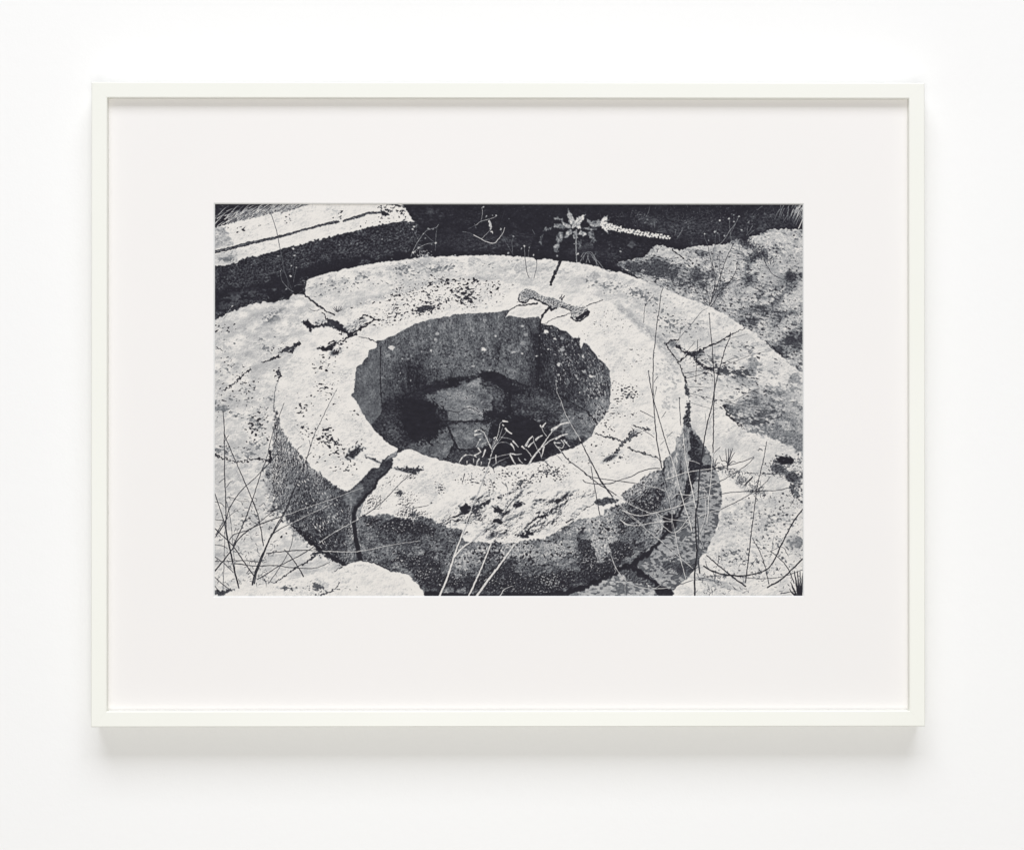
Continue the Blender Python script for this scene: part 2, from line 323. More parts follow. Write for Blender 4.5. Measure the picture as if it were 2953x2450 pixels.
    line(m, pts("D 640,690 618,730 608,780 600,860 596,950"), 1.2, 3, .8); mix(m, .22, .8)
    m = np.zeros((IH, IW), np.float32)
    line(m, pts("D 850,310 790,400 720,470 680,540 655,600 630,690 600,800 585,950"), 7, 9, 1.5, 9); mix(softblur(m, 5), .72, .55)
    # band shadow (edge of the worn step) on right of ring
    m = np.zeros((IH, IW), np.float32)
    line(m, pts("C 240,1050 330,1110 450,1220 560,1310 650,1400 740,1500 800,1600"), 16, 34, 2, 12)
    mix(softblur(m, 4), .755, .9)
    mix(speck(dens("F 750,650,120,200,0,.5 F 720,400,120,150,30,.4 F 750,950,100,130,0,.4 F 600,450,140,100,30,.25"), blR, .4), .80, .9)
    # pits on the back of the curb
    mix(speck(dens("A 1900,950,240,70,-14,.17 A 1500,1000,120,25,-15,.14 B 300,850,330,80,-10,.2 B 600,880,230,80,0,.32 B 560,770,260,35,5,.32 B 850,820,170,60,0,.22 B 250,1030,260,60,-5,.24 B 650,940,110,50,0,.35 A 1800,1150,200,60,-10,.18 A 2000,1060,160,60,-8,.2 B 450,1000,350,80,0,.1"), sp, .3), .16, .92)
    mix(speck(dens("B 450,930,500,160,0,.16 A 1900,1080,280,110,-10,.14 C 250,1200,200,50,10,.03 E 1900,100,200,200,0,.03"), N(2.6,2,1.6,-5,48), .3), .35, .8)
    # ---- cracks round the upper-left stones
    m = np.zeros((IH, IW), np.float32)
    line(m, pts("A 905,920 960,960 1020,1010 1080,1055 1140,1090 1200,1110"), 4, 5, 1.2)
    line(m, pts("A 1640,1410 1600,1375 1540,1350 1450,1335"), 2.5, 2, 1); line(m, pts("A 940,1050 1000,1075 1060,1060"), 1.2, 1, .6)
    line(m, pts("B 50,540 150,600 250,660 330,700"), 1.0, .7, .6)
    mix(m, .2, .9)
    mix(poly("A 870,1185 930,1170 960,1190 980,1220 1040,1210 1100,1205 1140,1160 1220,1170 1280,1215 1330,1240 1350,1270 1390,1300 1400,1320 1340,1330 1320,1305 1255,1275 1180,1240 1130,1225 1060,1235 1000,1245 965,1282 930,1245 905,1220", 1.8, 6), .13+.05*g3)
    mix(poly("A 985,1195 1060,1165 1130,1160 1090,1200 1030,1212", 1.5), .68+.15*g3)
    mix(poly("A 1380,1200 1430,1160 1500,1120 1540,1200 1460,1260 1350,1300 1290,1220", 2), .72+.16*e3)
    mix(dens("A 600,1100,130,90,-20,.75 A 520,1170,70,50,0,.5 A 800,960,150,30,-8,.4")*speck(one*.6, g6, .8), .38, .85)
    m = np.zeros((IH, IW), np.float32)
    line(m, pts("A 1500,1115 1560,1130 1610,1160 1670,1170"), 6, 3, 1.8); line(m, pts("A 1530,1210 1450,1260 1380,1300 1340,1330"), 7, 8, 1.8)
    line(m, pts("A 1610,1160 1560,1190 1530,1200"), 4, 4, 1.5); line(m, pts("A 1340,1330 1290,1370 1220,1390 1170,1420"), 4, 5, 2)
    line(m, pts("A 1460,1160 1500,1120"), 4, 4, 1.5); line(m, pts("A 1430,1300 1380,1330"), 5, 3, 1.5); line(m, pts("A 1130,1160 1100,1110 1080,1090"), 3, 3, 1.5)
    line(m, pts("A 1140,1170 1200,1200 1250,1230 1300,1290"), 11, 6, 2)
    mix(m, .14, .95)
    mix(poly("A 1020,1455 1060,1425 1110,1440 1160,1425 1215,1405 1200,1445 1150,1480 1080,1475", 1.6, 6), .10)
    mix(dens("A 1215,1490,60,28,-20,1")*speck(one*.62, e3, .5), .14, 1)
    mix(speck(dens("A 1250,1400,160,60,-25,.4 A 1100,1640,130,80,0,.16 A 1150,1520,100,30,0,.2 A 1300,1270,60,40,0,.3"), sp, .35), .2, .9)
    # left ground detail
    mix(speck(dens("D 200,250,260,160,-15,.4 D 550,230,180,120,0,.4 D 200,650,260,160,0,.3 D 300,1000,300,240,0,.35 D 200,1550,300,200,0,.35 G 250,1000,300,200,0,.35 G 300,450,200,200,0,.35"), bl, .7), .80, .8)
    mix(speck(dens("D 550,330,110,60,-20,.4 D 380,300,90,60,0,.25 D 240,860,240,80,-20,.25 D 300,1030,110,40,10,.6 D 90,960,90,35,-10,.9 D 550,880,60,60,0,.4 D 470,1100,120,120,0,.35 D 100,300,120,80,0,.15 D 90,600,120,30,0,.3 D 420,1340,90,70,0,.5 D 100,1400,140,40,15,.9 D 300,1440,140,45,-20,.85 G 330,980,90,60,0,.45 G 330,920,70,30,0,.3 D 240,130,60,20,0,.5 G 600,850,60,100,0,.3"), g6, .5), .50+.05*g3, .85)
    mix(speck(dens("D 240,830,260,150,-20,.14 D 460,1150,140,160,0,.22 D 80,150,120,60,0,.2 D 130,730,80,60,-30,.3 D 280,620,80,60,-40,.3 D 200,1380,220,40,0,.2 D 700,60,100,60,0,.0 D 600,380,140,60,-25,.15 D 150,520,100,100,0,.05 G 600,1000,100,200,0,.1 D 630,620,30,50,0,.6 G 330,960,80,60,0,.25"), sp, .3), .2, .9)
    m = np.zeros((IH, IW), np.float32)
    line(m, pts("D 840,310 790,345 700,375 640,400"), 10, 6, 2.2, 7); line(m, pts("D 645,440 590,460 530,485 470,505"), 7, 4, 1.6, 7)
    line(m, pts("D 780,340 770,395 700,385"), 9, 6, 2); line(m, pts("D 360,570 290,620 230,680 150,745 60,790"), 6, 2, 1.8)
    line(m, pts("D 650,580 660,630 630,685"), 2, 4, 1); line(m, pts("D 0,1430 100,1465 230,1500 350,1480 450,1470 560,1490"), 5, 3, 2)
    line(m, pts("D 20,345 60,370 75,382"), 2.5, 1.5, 1)
    mix(m, .17, .92)
    mix(dens("D 700,390,90,25,-20,.5 D 560,500,110,25,-15,.3"), .4, .8)
    # ---- whole top of the curb: pale, softly shaded
    mix(dens("D 760,560,90,120,0,.5 D 850,900,260,160,0,.35 D 760,1180,160,90,0,.55 D 1150,130,120,60,-20,.25 D 1050,230,90,40,0,.25"), .80+.02*g6, .7)
    mix(speck(dens("D 780,850,160,200,0,.3 D 900,1150,250,100,0,.35 D 1250,1050,200,150,0,.3 H 300,650,250,100,0,.25 H 1100,600,500,100,0,.2 H 1500,650,300,80,0,.25"), g6, .9), .86, .7)
    mix(speck(dens("D 1100,560,110,80,0,.2 D 1100,800,110,110,0,.2 D 880,970,60,60,0,.5 D 900,1220,60,70,0,.4 D 1130,1200,90,60,0,.4 D 1120,1270,150,60,15,.4 D 1200,1390,130,60,0,.3 D 1250,1520,220,80,10,.13 D 1400,1000,100,60,0,.1 D 1000,900,300,300,0,.03 E 1700,1500,300,150,0,.04 E 1950,1300,120,80,0,.05 D 1480,1290,60,30,0,.15 D 1020,1300,60,80,0,.2"), sp, .3), .2, .92)
    # speckle on the right part of the curb
    mix(speck(dens("F 200,750,110,60,20,.3 F 340,800,90,80,30,.25 F 200,900,200,60,0,.12 F 250,1020,250,60,10,.13 F 130,1150,120,60,0,.12 F 450,500,200,200,0,.05 F 100,1480,200,80,0,.06 F 60,450,60,100,0,.06 C 100,1180,150,60,10,.08 H 1050,500,600,80,0,.1 H 1450,470,160,60,25,.28 H 1250,560,160,60,-25,.35 H 1000,480,140,40,10,.3 H 650,580,120,40,0,.25 H 350,650,60,60,0,.2 H 850,620,100,60,0,.15"), N(3.0,2,1.6,0,49), .3), .25, .85)
    # dents in the front of the curb
    mix(poly("G 1310,320 1350,270 1400,240 1460,225 1500,245 1450,300 1400,335 1340,350 1310,345", 4, 6, soft=2), .24+.12*e3)
    mix(dens('G 1390,300,60,30,-35,.9 G 1600,365,70,12,25,.7 G 1900,465,90,14,8,.8 H 60,460,50,14,5,.7'), .15, .85)
    mix(poly("G 1500,310 1560,340 1640,375 1680,385 1660,395 1600,370 1520,335", 2.5, 6), .2)
    mix(poly("H 0,430 60,450 110,440 190,435 160,480 100,510 50,490 0,480", 3, 6), .26+.14*e3)
    mix(poly("G 1780,440 1850,440 1920,460 1990,440 2080,450 2040,490 1980,510 1900,480 1830,470", 2.5, 6), .24+.12*e3)
    mix(speck(dens("G 1720,590,90,60,0,.5 G 1850,680,60,50,50,.5 G 1900,790,90,110,50,.35 G 1620,760,110,80,0,.3 G 1900,900,120,40,0,.45 G 2030,930,100,30,0,.4 H 60,900,120,40,0,.5 H 80,530,80,30,0,.25 G 1480,890,50,60,0,.2"), e3, .5), .25, .9)
    # broken lower front: rocky relief
    rk = dens("H 650,850,300,80,-22,1 H 480,950,240,40,-20,.9 H 900,770,260,55,-10,.95 H 950,870,130,100,0,.9 H 800,920,120,90,0,.6 H 1250,720,150,90,0,.55 H 1350,920,330,120,-28,1 H 1150,1050,330,70,-10,.9 H 1550,760,190,50,-12,.9 H 1650,980,130,60,-25,.8 H 930,1060,120,70,0,.9 H 1800,870,100,60,-30,.3 H 1480,900,160,90,-20,.4 H 1850,700,70,50,-20,.4 H 700,960,200,60,-10,.6")
    rk = np.clip(rk, 0, 1)
    hh = N(34, 7, 1.7, -30, 401, .62); hh = hh+.35*np.abs(N(20, 6, 1.9, -38, 402, .62))
    er = hh-np.roll(hh, (-4, -3), (0, 1)); er = er/er.std(); er2 = hh-np.roll(hh, (-2, -1), (0, 1)); er2 = er2/er2.std()
    rks = np.clip(blur(rk, 4)*1.5, 0, 1)
    mix(rks, np.clip(.90-.33*np.clip(er-.35, 0, 1.6)-.22*np.clip(er2-.5, 0, 2)+.03*np.clip(-er, 0, 1), .13, .96), .95)
    mix(speck(rk*.12, ed, .6), .26, .85); mix(speck(rk*.07, ef, .4), .15, .9)
    mix(speck(rk*.05, e8, .6), .17, .9)
    m = np.zeros((IH, IW), np.float32)
    for q, a, b in (("H 930,745 1000,720 1060,690 1150,650",5,2),("H 350,1000 450,960 560,900 660,860 760,820 860,770",4,6),("H 380,1010 500,975 620,990 720,1000",3,2),("H 1120,1120 1200,1080 1300,1020 1370,960 1450,880",7,3),("H 1180,1060 1260,1000 1340,930",3,4),("H 1370,950 1430,900 1480,860",6,2),("H 1300,1070 1400,1020 1500,960 1560,900",3,2),("H 850,1000 930,960 1000,985",6,3),("H 1460,790 1540,760 1640,730",5,2),("H 1620,990 1700,950 1760,900",3,2),("H 880,830 930,870 1010,900 1080,860",4,2),("H 1080,820 1150,790 1200,800",5,3),("H 700,900 740,850 800,800",6,3),("H 1220,1110 1320,1080 1420,1060",3,1.5),("H 640,1090 560,1110 500,1060",3,2),("H 850,1070 950,1080 1020,1060",3,2),("H 1790,860 1850,830 1900,800",3,2)):
        line(m, pts(q), a*1.2, b*1.2, 1.6, 12)
    mix(m*np.clip(.75+.5*g3, 0, 1), .17, .92)
    mix(poly("H 560,850 600,800 640,815 655,850 630,900 580,905 550,880", 3, 7), .13)
    mix(poly("H 680,880 740,830 790,790 860,770 850,800 770,840 720,890", 3, 7), .22)
    mix(poly("H 850,1005 880,965 920,955 970,965 990,985 970,1010 940,1000 900,995", 1.6, 6), .14)
    mix(poly("H 890,830 960,850 1000,870 970,900 900,890", 2.5, 6), .2)
    mix(poly("H 1100,800 1160,790 1180,820 1100,840 1080,830", 2, 6), .18)
    mix(poly("H 1350,920 1420,900 1440,930 1380,960 1340,945", 3, 6), .14)
    mix(poly("H 1150,1110 1210,1090 1300,1070 1310,1100 1240,1130 1170,1140", 3, 7), .16)
    mix(poly("H 1480,780 1560,755 1600,760 1550,790 1490,795", 2, 6), .18)
    mix(poly("H 1890,790 1930,760 2000,740 2090,735 I 230,770 200,800 120,810 0,830 H 1920,820", 2, 7), .32+.07*g3)
    # ---- shadow of the curb over lichened stone, right
    mix(poly('I 150,1440 420,1300 620,1120 800,900 900,700 930,500 1000,560 1000,900 900,1200 700,1500 790,1760 640,1760 400,1500 300,1500 150,1520', 2, 9), .14+.05*g3)
    sh = poly("I 945,20 1000,90 1080,200 1140,290 1180,400 1210,480 1240,560 1260,680 1265,780 1230,900 1225,1000 1190,1100 1150,1180 1110,1280 1040,1350 1000,1450 920,1550 800,1640 770,1720 700,1660 560,1540 420,1450 400,1420 470,1310 590,1170 700,1040 800,890 870,740 910,590 925,480 935,430", .9, 10)
    mix(sh, .64+.02*g6+.015*g1)
    mix(sh*speck(np.clip(.50+dens("I 1180,950,80,250,0,.15 I 900,1200,160,60,0,.3 I 1000,1350,150,80,0,.35 I 850,1420,150,60,0,.2 I 1150,800,120,200,0,.06"), 0, .9), N(5,3,2.0,8,56,.45), .25), .36+.02*g3, .95)
    mix(sh*dens("I 1010,320,70,100,10,.9 I 980,440,70,40,0,1 I 1100,430,110,25,4,.9"), .11+.04*e3, .95)
    mix(poly("I 945,60 990,100 1030,130 1080,180 1040,170 980,150 945,150", 1.5, 6), .32+.1*e3)
    mix(poly("I 1050,420 1080,330 1130,300 1160,380 1170,410 1080,420", 1.2), .52+.05*g3, .8)
    mix(sh*speck(dens("I 800,1460,250,60,-5,.5 I 700,1380,200,60,0,.2"), e3, .5), .2, .85)
    ll = poly("I -60,1600 100,1540 200,1500 300,1450 400,1440 500,1500 570,1570 640,1650 680,1760 -300,1760 H 1650,1720 1850,1650", 1.5, 8)
    mix(ll, .70+.03*g6)
    mix(ll*speck(one*.45, N(4.6,2,2.0,5,57,.35), .3), .41+.03*g3, .92)
    mix(poly("I 330,1440 400,1430 460,1470 560,1560 640,1620 760,1660 780,1760 640,1760 580,1660 480,1570 380,1500", 1.5, 7), .10+.03*g3)
    mix(poly("I 230,1480 330,1450 400,1500 560,1600 620,1650 500,1640 380,1600 280,1540", 3, 8), .30+.12*e3)
    mix(poly("I 785,1660 850,1620 930,1560 980,1520 1000,1600 990,1760 770,1760", 1.5), light)
    # ---- worn side wall of the curb, left
    W1 = poly("D 597,940 625,985 650,1060 665,1160 720,1250 790,1350 850,1410 905,1480 985,1560 1060,1610 G 1130,565 1210,620 1290,675 1365,665 1370,760 1360,850 1370,900 1375,1000 1390,1100 1410,1250 1440,1400 1330,1400 1300,1430 1230,1390 1100,1310 1050,1270 980,1215 900,1135 820,1055 760,985 700,910 650,850 610,750 585,660 575,560 575,440 583,280 587,100 590,0 D 594,1050", 2.2, 6)
    rim = poly("G 590,150 583,280 560,370 510,440 505,560 520,680 560,760 620,860 700,940 780,1090 900,1180 980,1230 1100,1320 1180,1380 1300,1440 1300,1380 1100,1250 800,960 640,760 600,500", 6, 7, soft=2)
    mix(rim, .58+.06*g3, .55); mix(rim*speck(one*.5, N(4,4,1.4,60,81,.75), .8), .26, .9); mix(dens('G 555,330,40,110,10,.9 G 540,600,40,200,-8,.5 G 620,800,40,120,-25,.4')*rim*speck(one*.6, g3, 1), .15, .9)
    mix(W1, .47+.24*eW+.05*g14)
    mix(W1*speck(one*.24, eW, .5), .12, .85); mix(W1*speck(dens('G 700,420,260,400,-20,.32 G 900,600,200,200,0,.2'), eR, .5), .74, .85) 
    mix(W1*dens("G 1150,1200,260,160,40,1 G 1000,800,160,330,-20,.55 G 1250,850,110,300,-10,.8 G 850,650,110,300,-25,.45 G 780,850,90,200,-25,.4 G 850,1080,260,50,40,.9"), .20+.07*g3+.05*g6+.05*eW, .88)
    mix(W1*dens("G 1150,850,60,200,-25,.6 G 1220,950,80,60,0,.5 G 1390,1320,30,80,0,.7 G 1350,1250,25,180,0,.6 G 1120,750,50,60,0,.4"), .46+.09*g3, .8)
    mix(W1*speck(dens("G 1050,800,180,330,-25,.18 G 1200,1200,300,150,30,.07"), N(2.6,2,2.4,60,50), .4), .66, .85)
    m = np.zeros((IH, IW), np.float32)
    line(m, pts("G 780,1020 860,1090 950,1180 1060,1265"), 7, 9, 2); line(m, pts("G 1130,1310 1200,1350 1300,1400"), 14, 8, 2)
    line(m, pts("G 555,280 560,380 540,400"), 8, 6, 2); mix(m, .08, .9)
    # face inside the open joint
    mix(poly("G 1830,278 1835,320 1790,345 1780,440 1700,505 1650,545 1620,645 1540,705 1500,785 1470,830 1430,880 1420,950 1430,1050 1450,1200 1495,1372 1430,1378 1410,1250 1390,1100 1375,1000 1370,900 1360,850 1310,760 1290,700 1370,660 1480,560 1570,450 1650,440 1690,360 1760,315", .9, 6), .25+.04*g3+.03*g6)
    mix(poly("G 1290,700 1370,665 1480,590 1500,640 1450,730 1400,800 1370,860 1310,770", 2, 9, soft=3), .42+.05*g6)
    mix(poly("G 1770,312 1830,280 1832,320 1760,350 1720,360", 1, 6), .66, .8)
    m = np.zeros((IH, IW), np.float32)
    line(m, pts("G 1790,400 1720,490 1640,560 1600,650 1520,720 1450,810 1400,880 1395,980 1410,1080 1425,1200 1450,1300 1470,1380"), 3, 14, 1.0, 8)
    mix(blur(m, 2), .085, .97)
    mix(poly("G 1440,850 1480,800 1500,790 1480,850 1460,920 1430,960 1422,920", 1.2), .62)
    # ---- front side wall of the curb
    fw = "G 1420,960 1450,935 1500,915 1600,920 1680,905 1750,905 1800,930 1880,945 1950,960 2090,920 H 60,985 110,930 180,925 260,950 320,1000 420,1030 520,1050 600,1070 560,1120 620,1190 680,1180 760,1180 840,1205 900,1180 1000,1200 1100,1195 1250,1170 1400,1150 1480,1110 1600,1040 1700,975 1760,955 1900,950 1990,920 I 87,870 180,820 260,795 310,790 250,720 260,690 350,640 430,595 440,560 520,510 610,470 655,460 680,400 690,360 740,320 790,260 810,200 815,140 850,100 870,60 875,0 F 872,1170 880,1060 905,1010 930,930 942,900 947,1000 I 945,0 942,200 935,400 925,550 900,650 860,780 800,900 750,1000 700,1080 640,1150 560,1220 450,1300 380,1380 300,1440 200,1470 100,1520 0,1590 H 1900,1600 1700,1660 1500,1700 1000,1800 150,1800 -40,1500 G 1900,1500 1780,1480 1700,1430 1600,1390 1490,1380 1450,1200 1425,1050"
    W2 = poly(fw, 1.8, 6)
    mix(W2, .43+.05*g3+.05*g14+.035*e3+.015*g1)
    mix(W2*np.maximum(vein*.5, veinb), .12, .5)
    tone = dens("G 1800,1100,330,200,0,-.1 H 200,1100,330,120,10,-.08 H 150,1450,250,130,20,-.1 H 700,1600,600,80,0,-.14 H 1400,1600,500,110,-12,-.2 H 600,1330,140,90,0,.16 H 1200,1300,300,90,-8,.1 H 1550,1250,200,100,-20,.16 H 1850,1020,160,90,-25,.22 H 1950,1250,120,180,-30,.16 H 1800,1300,80,200,-10,-.22 H 2000,1480,150,60,-25,-.2 I 450,650,150,100,-35,.15 I 800,500,80,260,10,.24 I 860,250,60,220,0,.24 I 100,1150,90,250,10,.14 I 600,1000,60,100,0,.16 I 450,850,230,140,-35,-.04 I 250,1250,180,120,-30,-.06 I 700,480,30,200,-5,-.12 H 1000,1450,200,60,0,-.12 H 350,1000,150,30,10,-.12")
    IMG += W2*tone*.9; vsx = N(14, 4, 2.4, 86, 202, .6)
    pn = N(16, 5, 1.3, -25, 82, .72); pf = N(4, 4, 1.4, -30, 83, .75); dots = N(4.6, 2, 1.1, 0, 53, .4)
    lightp = patch("H 1830,1010,170,70,-25,.9 H 1950,1230,110,170,-25,.8 H 1560,1290,150,70,-20,.8 H 1150,1250,300,70,-5,.75 H 600,1330,120,90,0,.8 H 560,1440,90,50,0,.7 H 780,1250,110,70,0,.6 I 400,660,170,70,-35,.9 I 560,540,100,45,-30,.85 I 80,920,130,60,-20,.85 I 150,1130,80,170,10,.7 I 640,1020,50,120,5,.7 I 780,620,70,300,6,.8 I 880,250,60,230,0,.95 I 860,600,60,220,4,.75", pn)
    mix(W2*lightp, .60+.04*v5+.05*g3+.03*g6, .92)
    eV = emboss(N(6,5,1.5,-50,52,.75))
    darkp = patch("H 50,1050,250,70,10,.8 H 150,1430,260,130,25,.8 H 700,1600,600,90,0,.8 H 1450,1600,500,110,-12,.95 H 1820,1280,90,230,-12,.85 H 2000,1480,180,80,-25,.9 I 250,1280,200,110,-30,.8 I 450,900,230,130,-38,.7 I 600,760,120,60,-40,.5 I 700,480,30,230,-5,.8 I 820,420,18,300,3,.7 I 760,980,60,90,0,.8 G 1850,1030,300,90,5,.6 H 1000,1480,260,60,0,.6 H 350,1330,200,80,0,.4 H 950,1380,200,60,0,.5", pn)
    mix(W2*darkp, .19+.06*pf+.03*eV, .85)
    mix(W2*speck(np.clip(.10+.25*darkp+dens("I 400,800,280,220,-35,.3 I 800,500,100,300,0,.1"), 0, .9), eV, .7), .12, .85)
    mix(W2*speck(np.clip(.06+dens("H 900,1300,450,130,0,.18 H 1450,1330,300,120,-10,.16 H 1300,1190,200,30,-5,.3 H 600,1250,150,80,0,.2 H 2000,1050,100,60,0,.25 I 30,1050,60,120,0,.2 I 200,870,100,60,-20,.2"), 0, .9), dots, .35), .17, .9)
    mix(W2*speck(np.clip(.02+.10*darkp+dens("G 1950,1400,160,80,20,.2 H 1850,1350,250,200,0,.05 I 450,820,220,160,-30,.08"), 0, .9), N(3,3,1.5,-25,54,.75), .4), .60, .8)
    mix(W2*speck(dens("I 700,560,40,260,-5,.4 I 820,420,20,300,3,.45 F 910,930,30,150,0,.55"), N(4,4,3,88,55,.7), .5), .15, .9)
    wr = poly("I 872,0 945,0 942,200 935,400 925,540 898,640 860,760 800,880 755,960 700,830 690,640 686,420 700,360 745,320 795,255 815,150 850,105", 1.0, 12, soft=2)
    v9 = N(4, 4, 3.2, 86, 201, .7)
    mix(wr, .54+.075*v9+.05*vsx+.02*g1, .92)
    mix(wr*speck(dens("I 705,600,25,260,-3,.6 I 850,400,16,260,2,.5 I 760,800,50,120,20,.5 I 880,60,30,60,0,.3 F 920,900,30,200,0,.5")+.02, v9, .7), .18, .9)
    mix(poly("I 945,60 975,95 1010,170 1040,210 1010,240 1045,300 1040,360 1060,425 1150,410 1200,440 1210,470 1100,462 1010,470 1005,530 985,600 950,680 900,715 868,790 895,650 925,545 935,400 942,200", 2.4, 10), .15+.06*g3+.04*e3)
    m = np.zeros((IH, IW), np.float32)
    line(m, pts("H 1300,1715 1600,1690 1850,1620 I 60,1560 220,1480 330,1420"), 8, 16, 3, 10); line(m, pts("I 330,1430 480,1330 620,1200 700,1110 790,990 860,850 920,700 950,580 965,480"), 12, 8, 2, 12)
    line(m, pts("H 220,1700 500,1725 900,1725 1300,1715"), 14, 10, 2, 10)
    mix(blur(m, 2), .085, .95)
    mix(poly("I 680,1090 672,950 690,930 760,900 830,860 760,1000", 3, 8, soft=2), .09+.02*g3)
    # weeds and soft shadows lower right
    mix(dens("I 1150,1570,200,14,10,.8 I 1250,1600,160,12,20,.5 I 1300,1640,160,12,15,.4"), .5, .8)
    # ---- inside of the well
    hole_s = "D 1832,1360 1790,1345 1720,1290 1650,1215 1600,1170 1560,1115 1510,1040 1460,960 1420,880 1370,835 1400,800 1405,700 1415,620 1430,545 1480,520 1500,480 1540,450 1550,380 1630,345 1635,310 1620,290 1700,270 1780,240 1850,205 1950,150 1990,120 2040,120 2090,90 E 50,130 90,118 140,120 180,85 260,75 350,55 440,35 520,15 620,10 700,8 900,-8 B 980,1080 1055,1062 1000,1140 E 990,55 1020,35 1070,30 1110,45 1200,55 1300,50 1350,45 1360,60 1365,110 1400,120 1480,130 1560,165 1620,190 1700,250 1755,255 1757,330 1770,360 1790,310 1830,310 1860,360 1900,400 1960,480 2010,520 2060,580 2065,700 2065,900 2030,1000 1990,1060 1940,1110 1900,1180 1870,1240 1780,1310 1700,1350 1600,1390 1500,1430 1400,1480 1320,1500 1250,1520 1100,1525 1000,1540 880,1550 820,1540 700,1530 600,1525 500,1510 410,1490 330,1470 240,1440 170,1415 120,1390 60,1372 0,1370 -10,1370 D 1900,1372 1870,1395 1832,1420"
    H = poly(hole_s, 1.0, 12)
    vs = N(13, 4, 2.6, 84, 71, .6); vf = N(3, 3, 1.8, 80, 72, .7)
    g = .375+.04*vs+.045*vf+.02*g6+.022*g1
    mix(H, g)
    mix(H*speck(dens('E 450,350,560,260,0,.20 E 1100,450,150,200,0,.2 E 300,200,300,120,0,.08'), N(7,4,1.6,70,73,.75), .8), .22, .75)
    IMG += H*dens("E 500,250,600,250,0,.05 E 500,500,400,120,0,.04 E 1100,500,90,200,0,.05 E 100,600,150,200,0,-.12 E 180,450,60,250,25,-.05 E 930,350,60,150,0,-.09 E 1600,350,400,260,20,-.14 E 1350,480,110,300,0,-.17 E 1700,700,300,200,20,-.1 E 100,1000,330,400,0,-.2 E 1300,900,400,250,0,-.2 E 1100,1300,450,250,0,-.3 D 1700,1200,200,160,20,-.12 E 1950,850,110,280,0,.16 E 300,100,500,60,-10,.02")
    low = poly("E 90,800 200,765 350,690 500,655 700,640 800,610 900,590 1050,670 1200,725 1350,750 1500,805 1650,885 1800,980 1935,1105 1900,1180 1780,1310 1400,1480 880,1550 500,1510 D 1830,1400 1580,1130 1665,1020 1670,900", 2, 8)*H
    mix(low, .185+.05*g3+.03*g14)
    mix(low*dens("E 1250,880,150,70,20,.5 E 1500,950,220,60,25,.6 E 1200,1100,200,50,15,.3 E 950,850,90,90,0,.3 E 1450,1180,90,90,0,.25 D 1800,1180,110,130,0,.9 D 1950,1130,60,80,0,.4"), .33+.08*g3+.06*e3, .9)
    mix(H*patch('E 560,860,420,150,0,.75 E 900,820,110,110,0,.6 E 1450,900,330,90,22,.5', N(18,5,1.8,10,411,.7), .5), .33+.05*g3+.04*vs, .8)
    mix(poly("E 225,840 290,800 360,785 480,745 600,700 720,660 760,700 820,760 880,850 870,930 780,1060 740,1090 600,1085 500,1090 430,1060 440,1000 380,975 300,970 230,950", 4, 12, soft=3), .52+.03*g3+.02*g1+.05*N(16,5,2.6,8,74,.6)+.02*e3)
    mix(H*dens('E 560,900,260,150,0,1')*np.clip(1-np.abs(N(20,4,3,6,78,.6))/.10,0,1), .22, .6)
    IMG += dens("E 500,700,170,60,-8,-.18 E 650,960,150,40,10,.09 E 300,800,60,60,0,.02 E 500,840,160,50,0,.07 E 830,900,60,120,0,-.14 E 550,1050,110,30,0,.0")*H
    mix(poly("E 100,1310 300,1200 380,1160 430,1150 470,1220 500,1310 450,1400 400,1482 240,1440 60,1372 -60,1360 40,1330", 3, 8, soft=2)*H, .40+.03*g3+.06*N(14,5,2,-40,75,.65)+.02*g1)
    mix(poly("E 440,1130 560,1110 750,1100 850,1150 880,1300 740,1360 600,1375 540,1370 510,1290 470,1200", 2, 8, soft=2)*H, .44+.03*g3+.05*N(14,5,2,20,76,.65)+.02*g1)
    mix(poly("E 420,1490 550,1400 750,1375 900,1400 850,1540 500,1510", 3, 8)*H, .23+.05*g3)
    mix(poly("E 1530,1040 1700,960 1830,1010 1935,1110 1880,1230 1780,1310 1650,1280 1580,1180", 4, 8, soft=3)*H, .45+.04*g3+.07*N(14,5,2.4,-35,77,.65)+.02*g1)
    mix(poly("E 1300,1500 1400,1400 1600,1300 1760,1250 1850,1250 1700,1350 1500,1430", 4, 8, soft=3)*H, .20+.05*g3, .8)
    mix(H*np.maximum(vein*.6, veinb), .13, .55); mix(H*speck(one*.10, N(7,4,1.2,0,96), .5), .60, .35)
    IMG[:] = np.where(H > 0, np.clip(IMG, .05, 1), IMG)
    rag = N(6, 4, 1.5, 40, 58, .7)
    def ragged(s, k, v=.065, kk=1.0):
        D = dens(s); mix(H*np.clip((D-.45+.22*rag*np.clip(1.5-D,.25,1))/k, 0, 1), v+.02*g6, kk*.93)
    mix(H*dens("E 130,1050,330,260,0,.8 D 1850,900,160,90,-10,.5"), .13+.03*g3, .8)
    ragged("E 170,960,210,90,-8,.85 E 230,1110,200,110,8,.9 E 270,1240,70,90,15,.6 E 60,1150,150,130,10,.7 E 150,1290,90,60,20,.5 D 1900,870,150,60,-14,.6 D 2020,980,150,100,0,.7 D 2000,1180,60,90,0,.5", .2)
    ragged("E 280,740,120,45,-25,.8 E 130,820,150,50,-15,.7 E 330,720,80,50,0,.7", .3, .13)
    ragged("E 900,650,170,50,12,.95 E 990,740,150,60,25,.75 E 1040,900,60,110,0,.85 E 900,1030,180,60,0,.9 E 1150,780,200,50,20,.6 E 830,630,90,30,0,.9", .22, .09)
    ragged("E 1050,1180,250,160,0,1 E 1150,1400,260,170,0,1 E 1250,1130,190,70,15,.9 E 950,1420,220,60,0,.8 E 1350,1330,200,120,-20,.8", .25, .07)
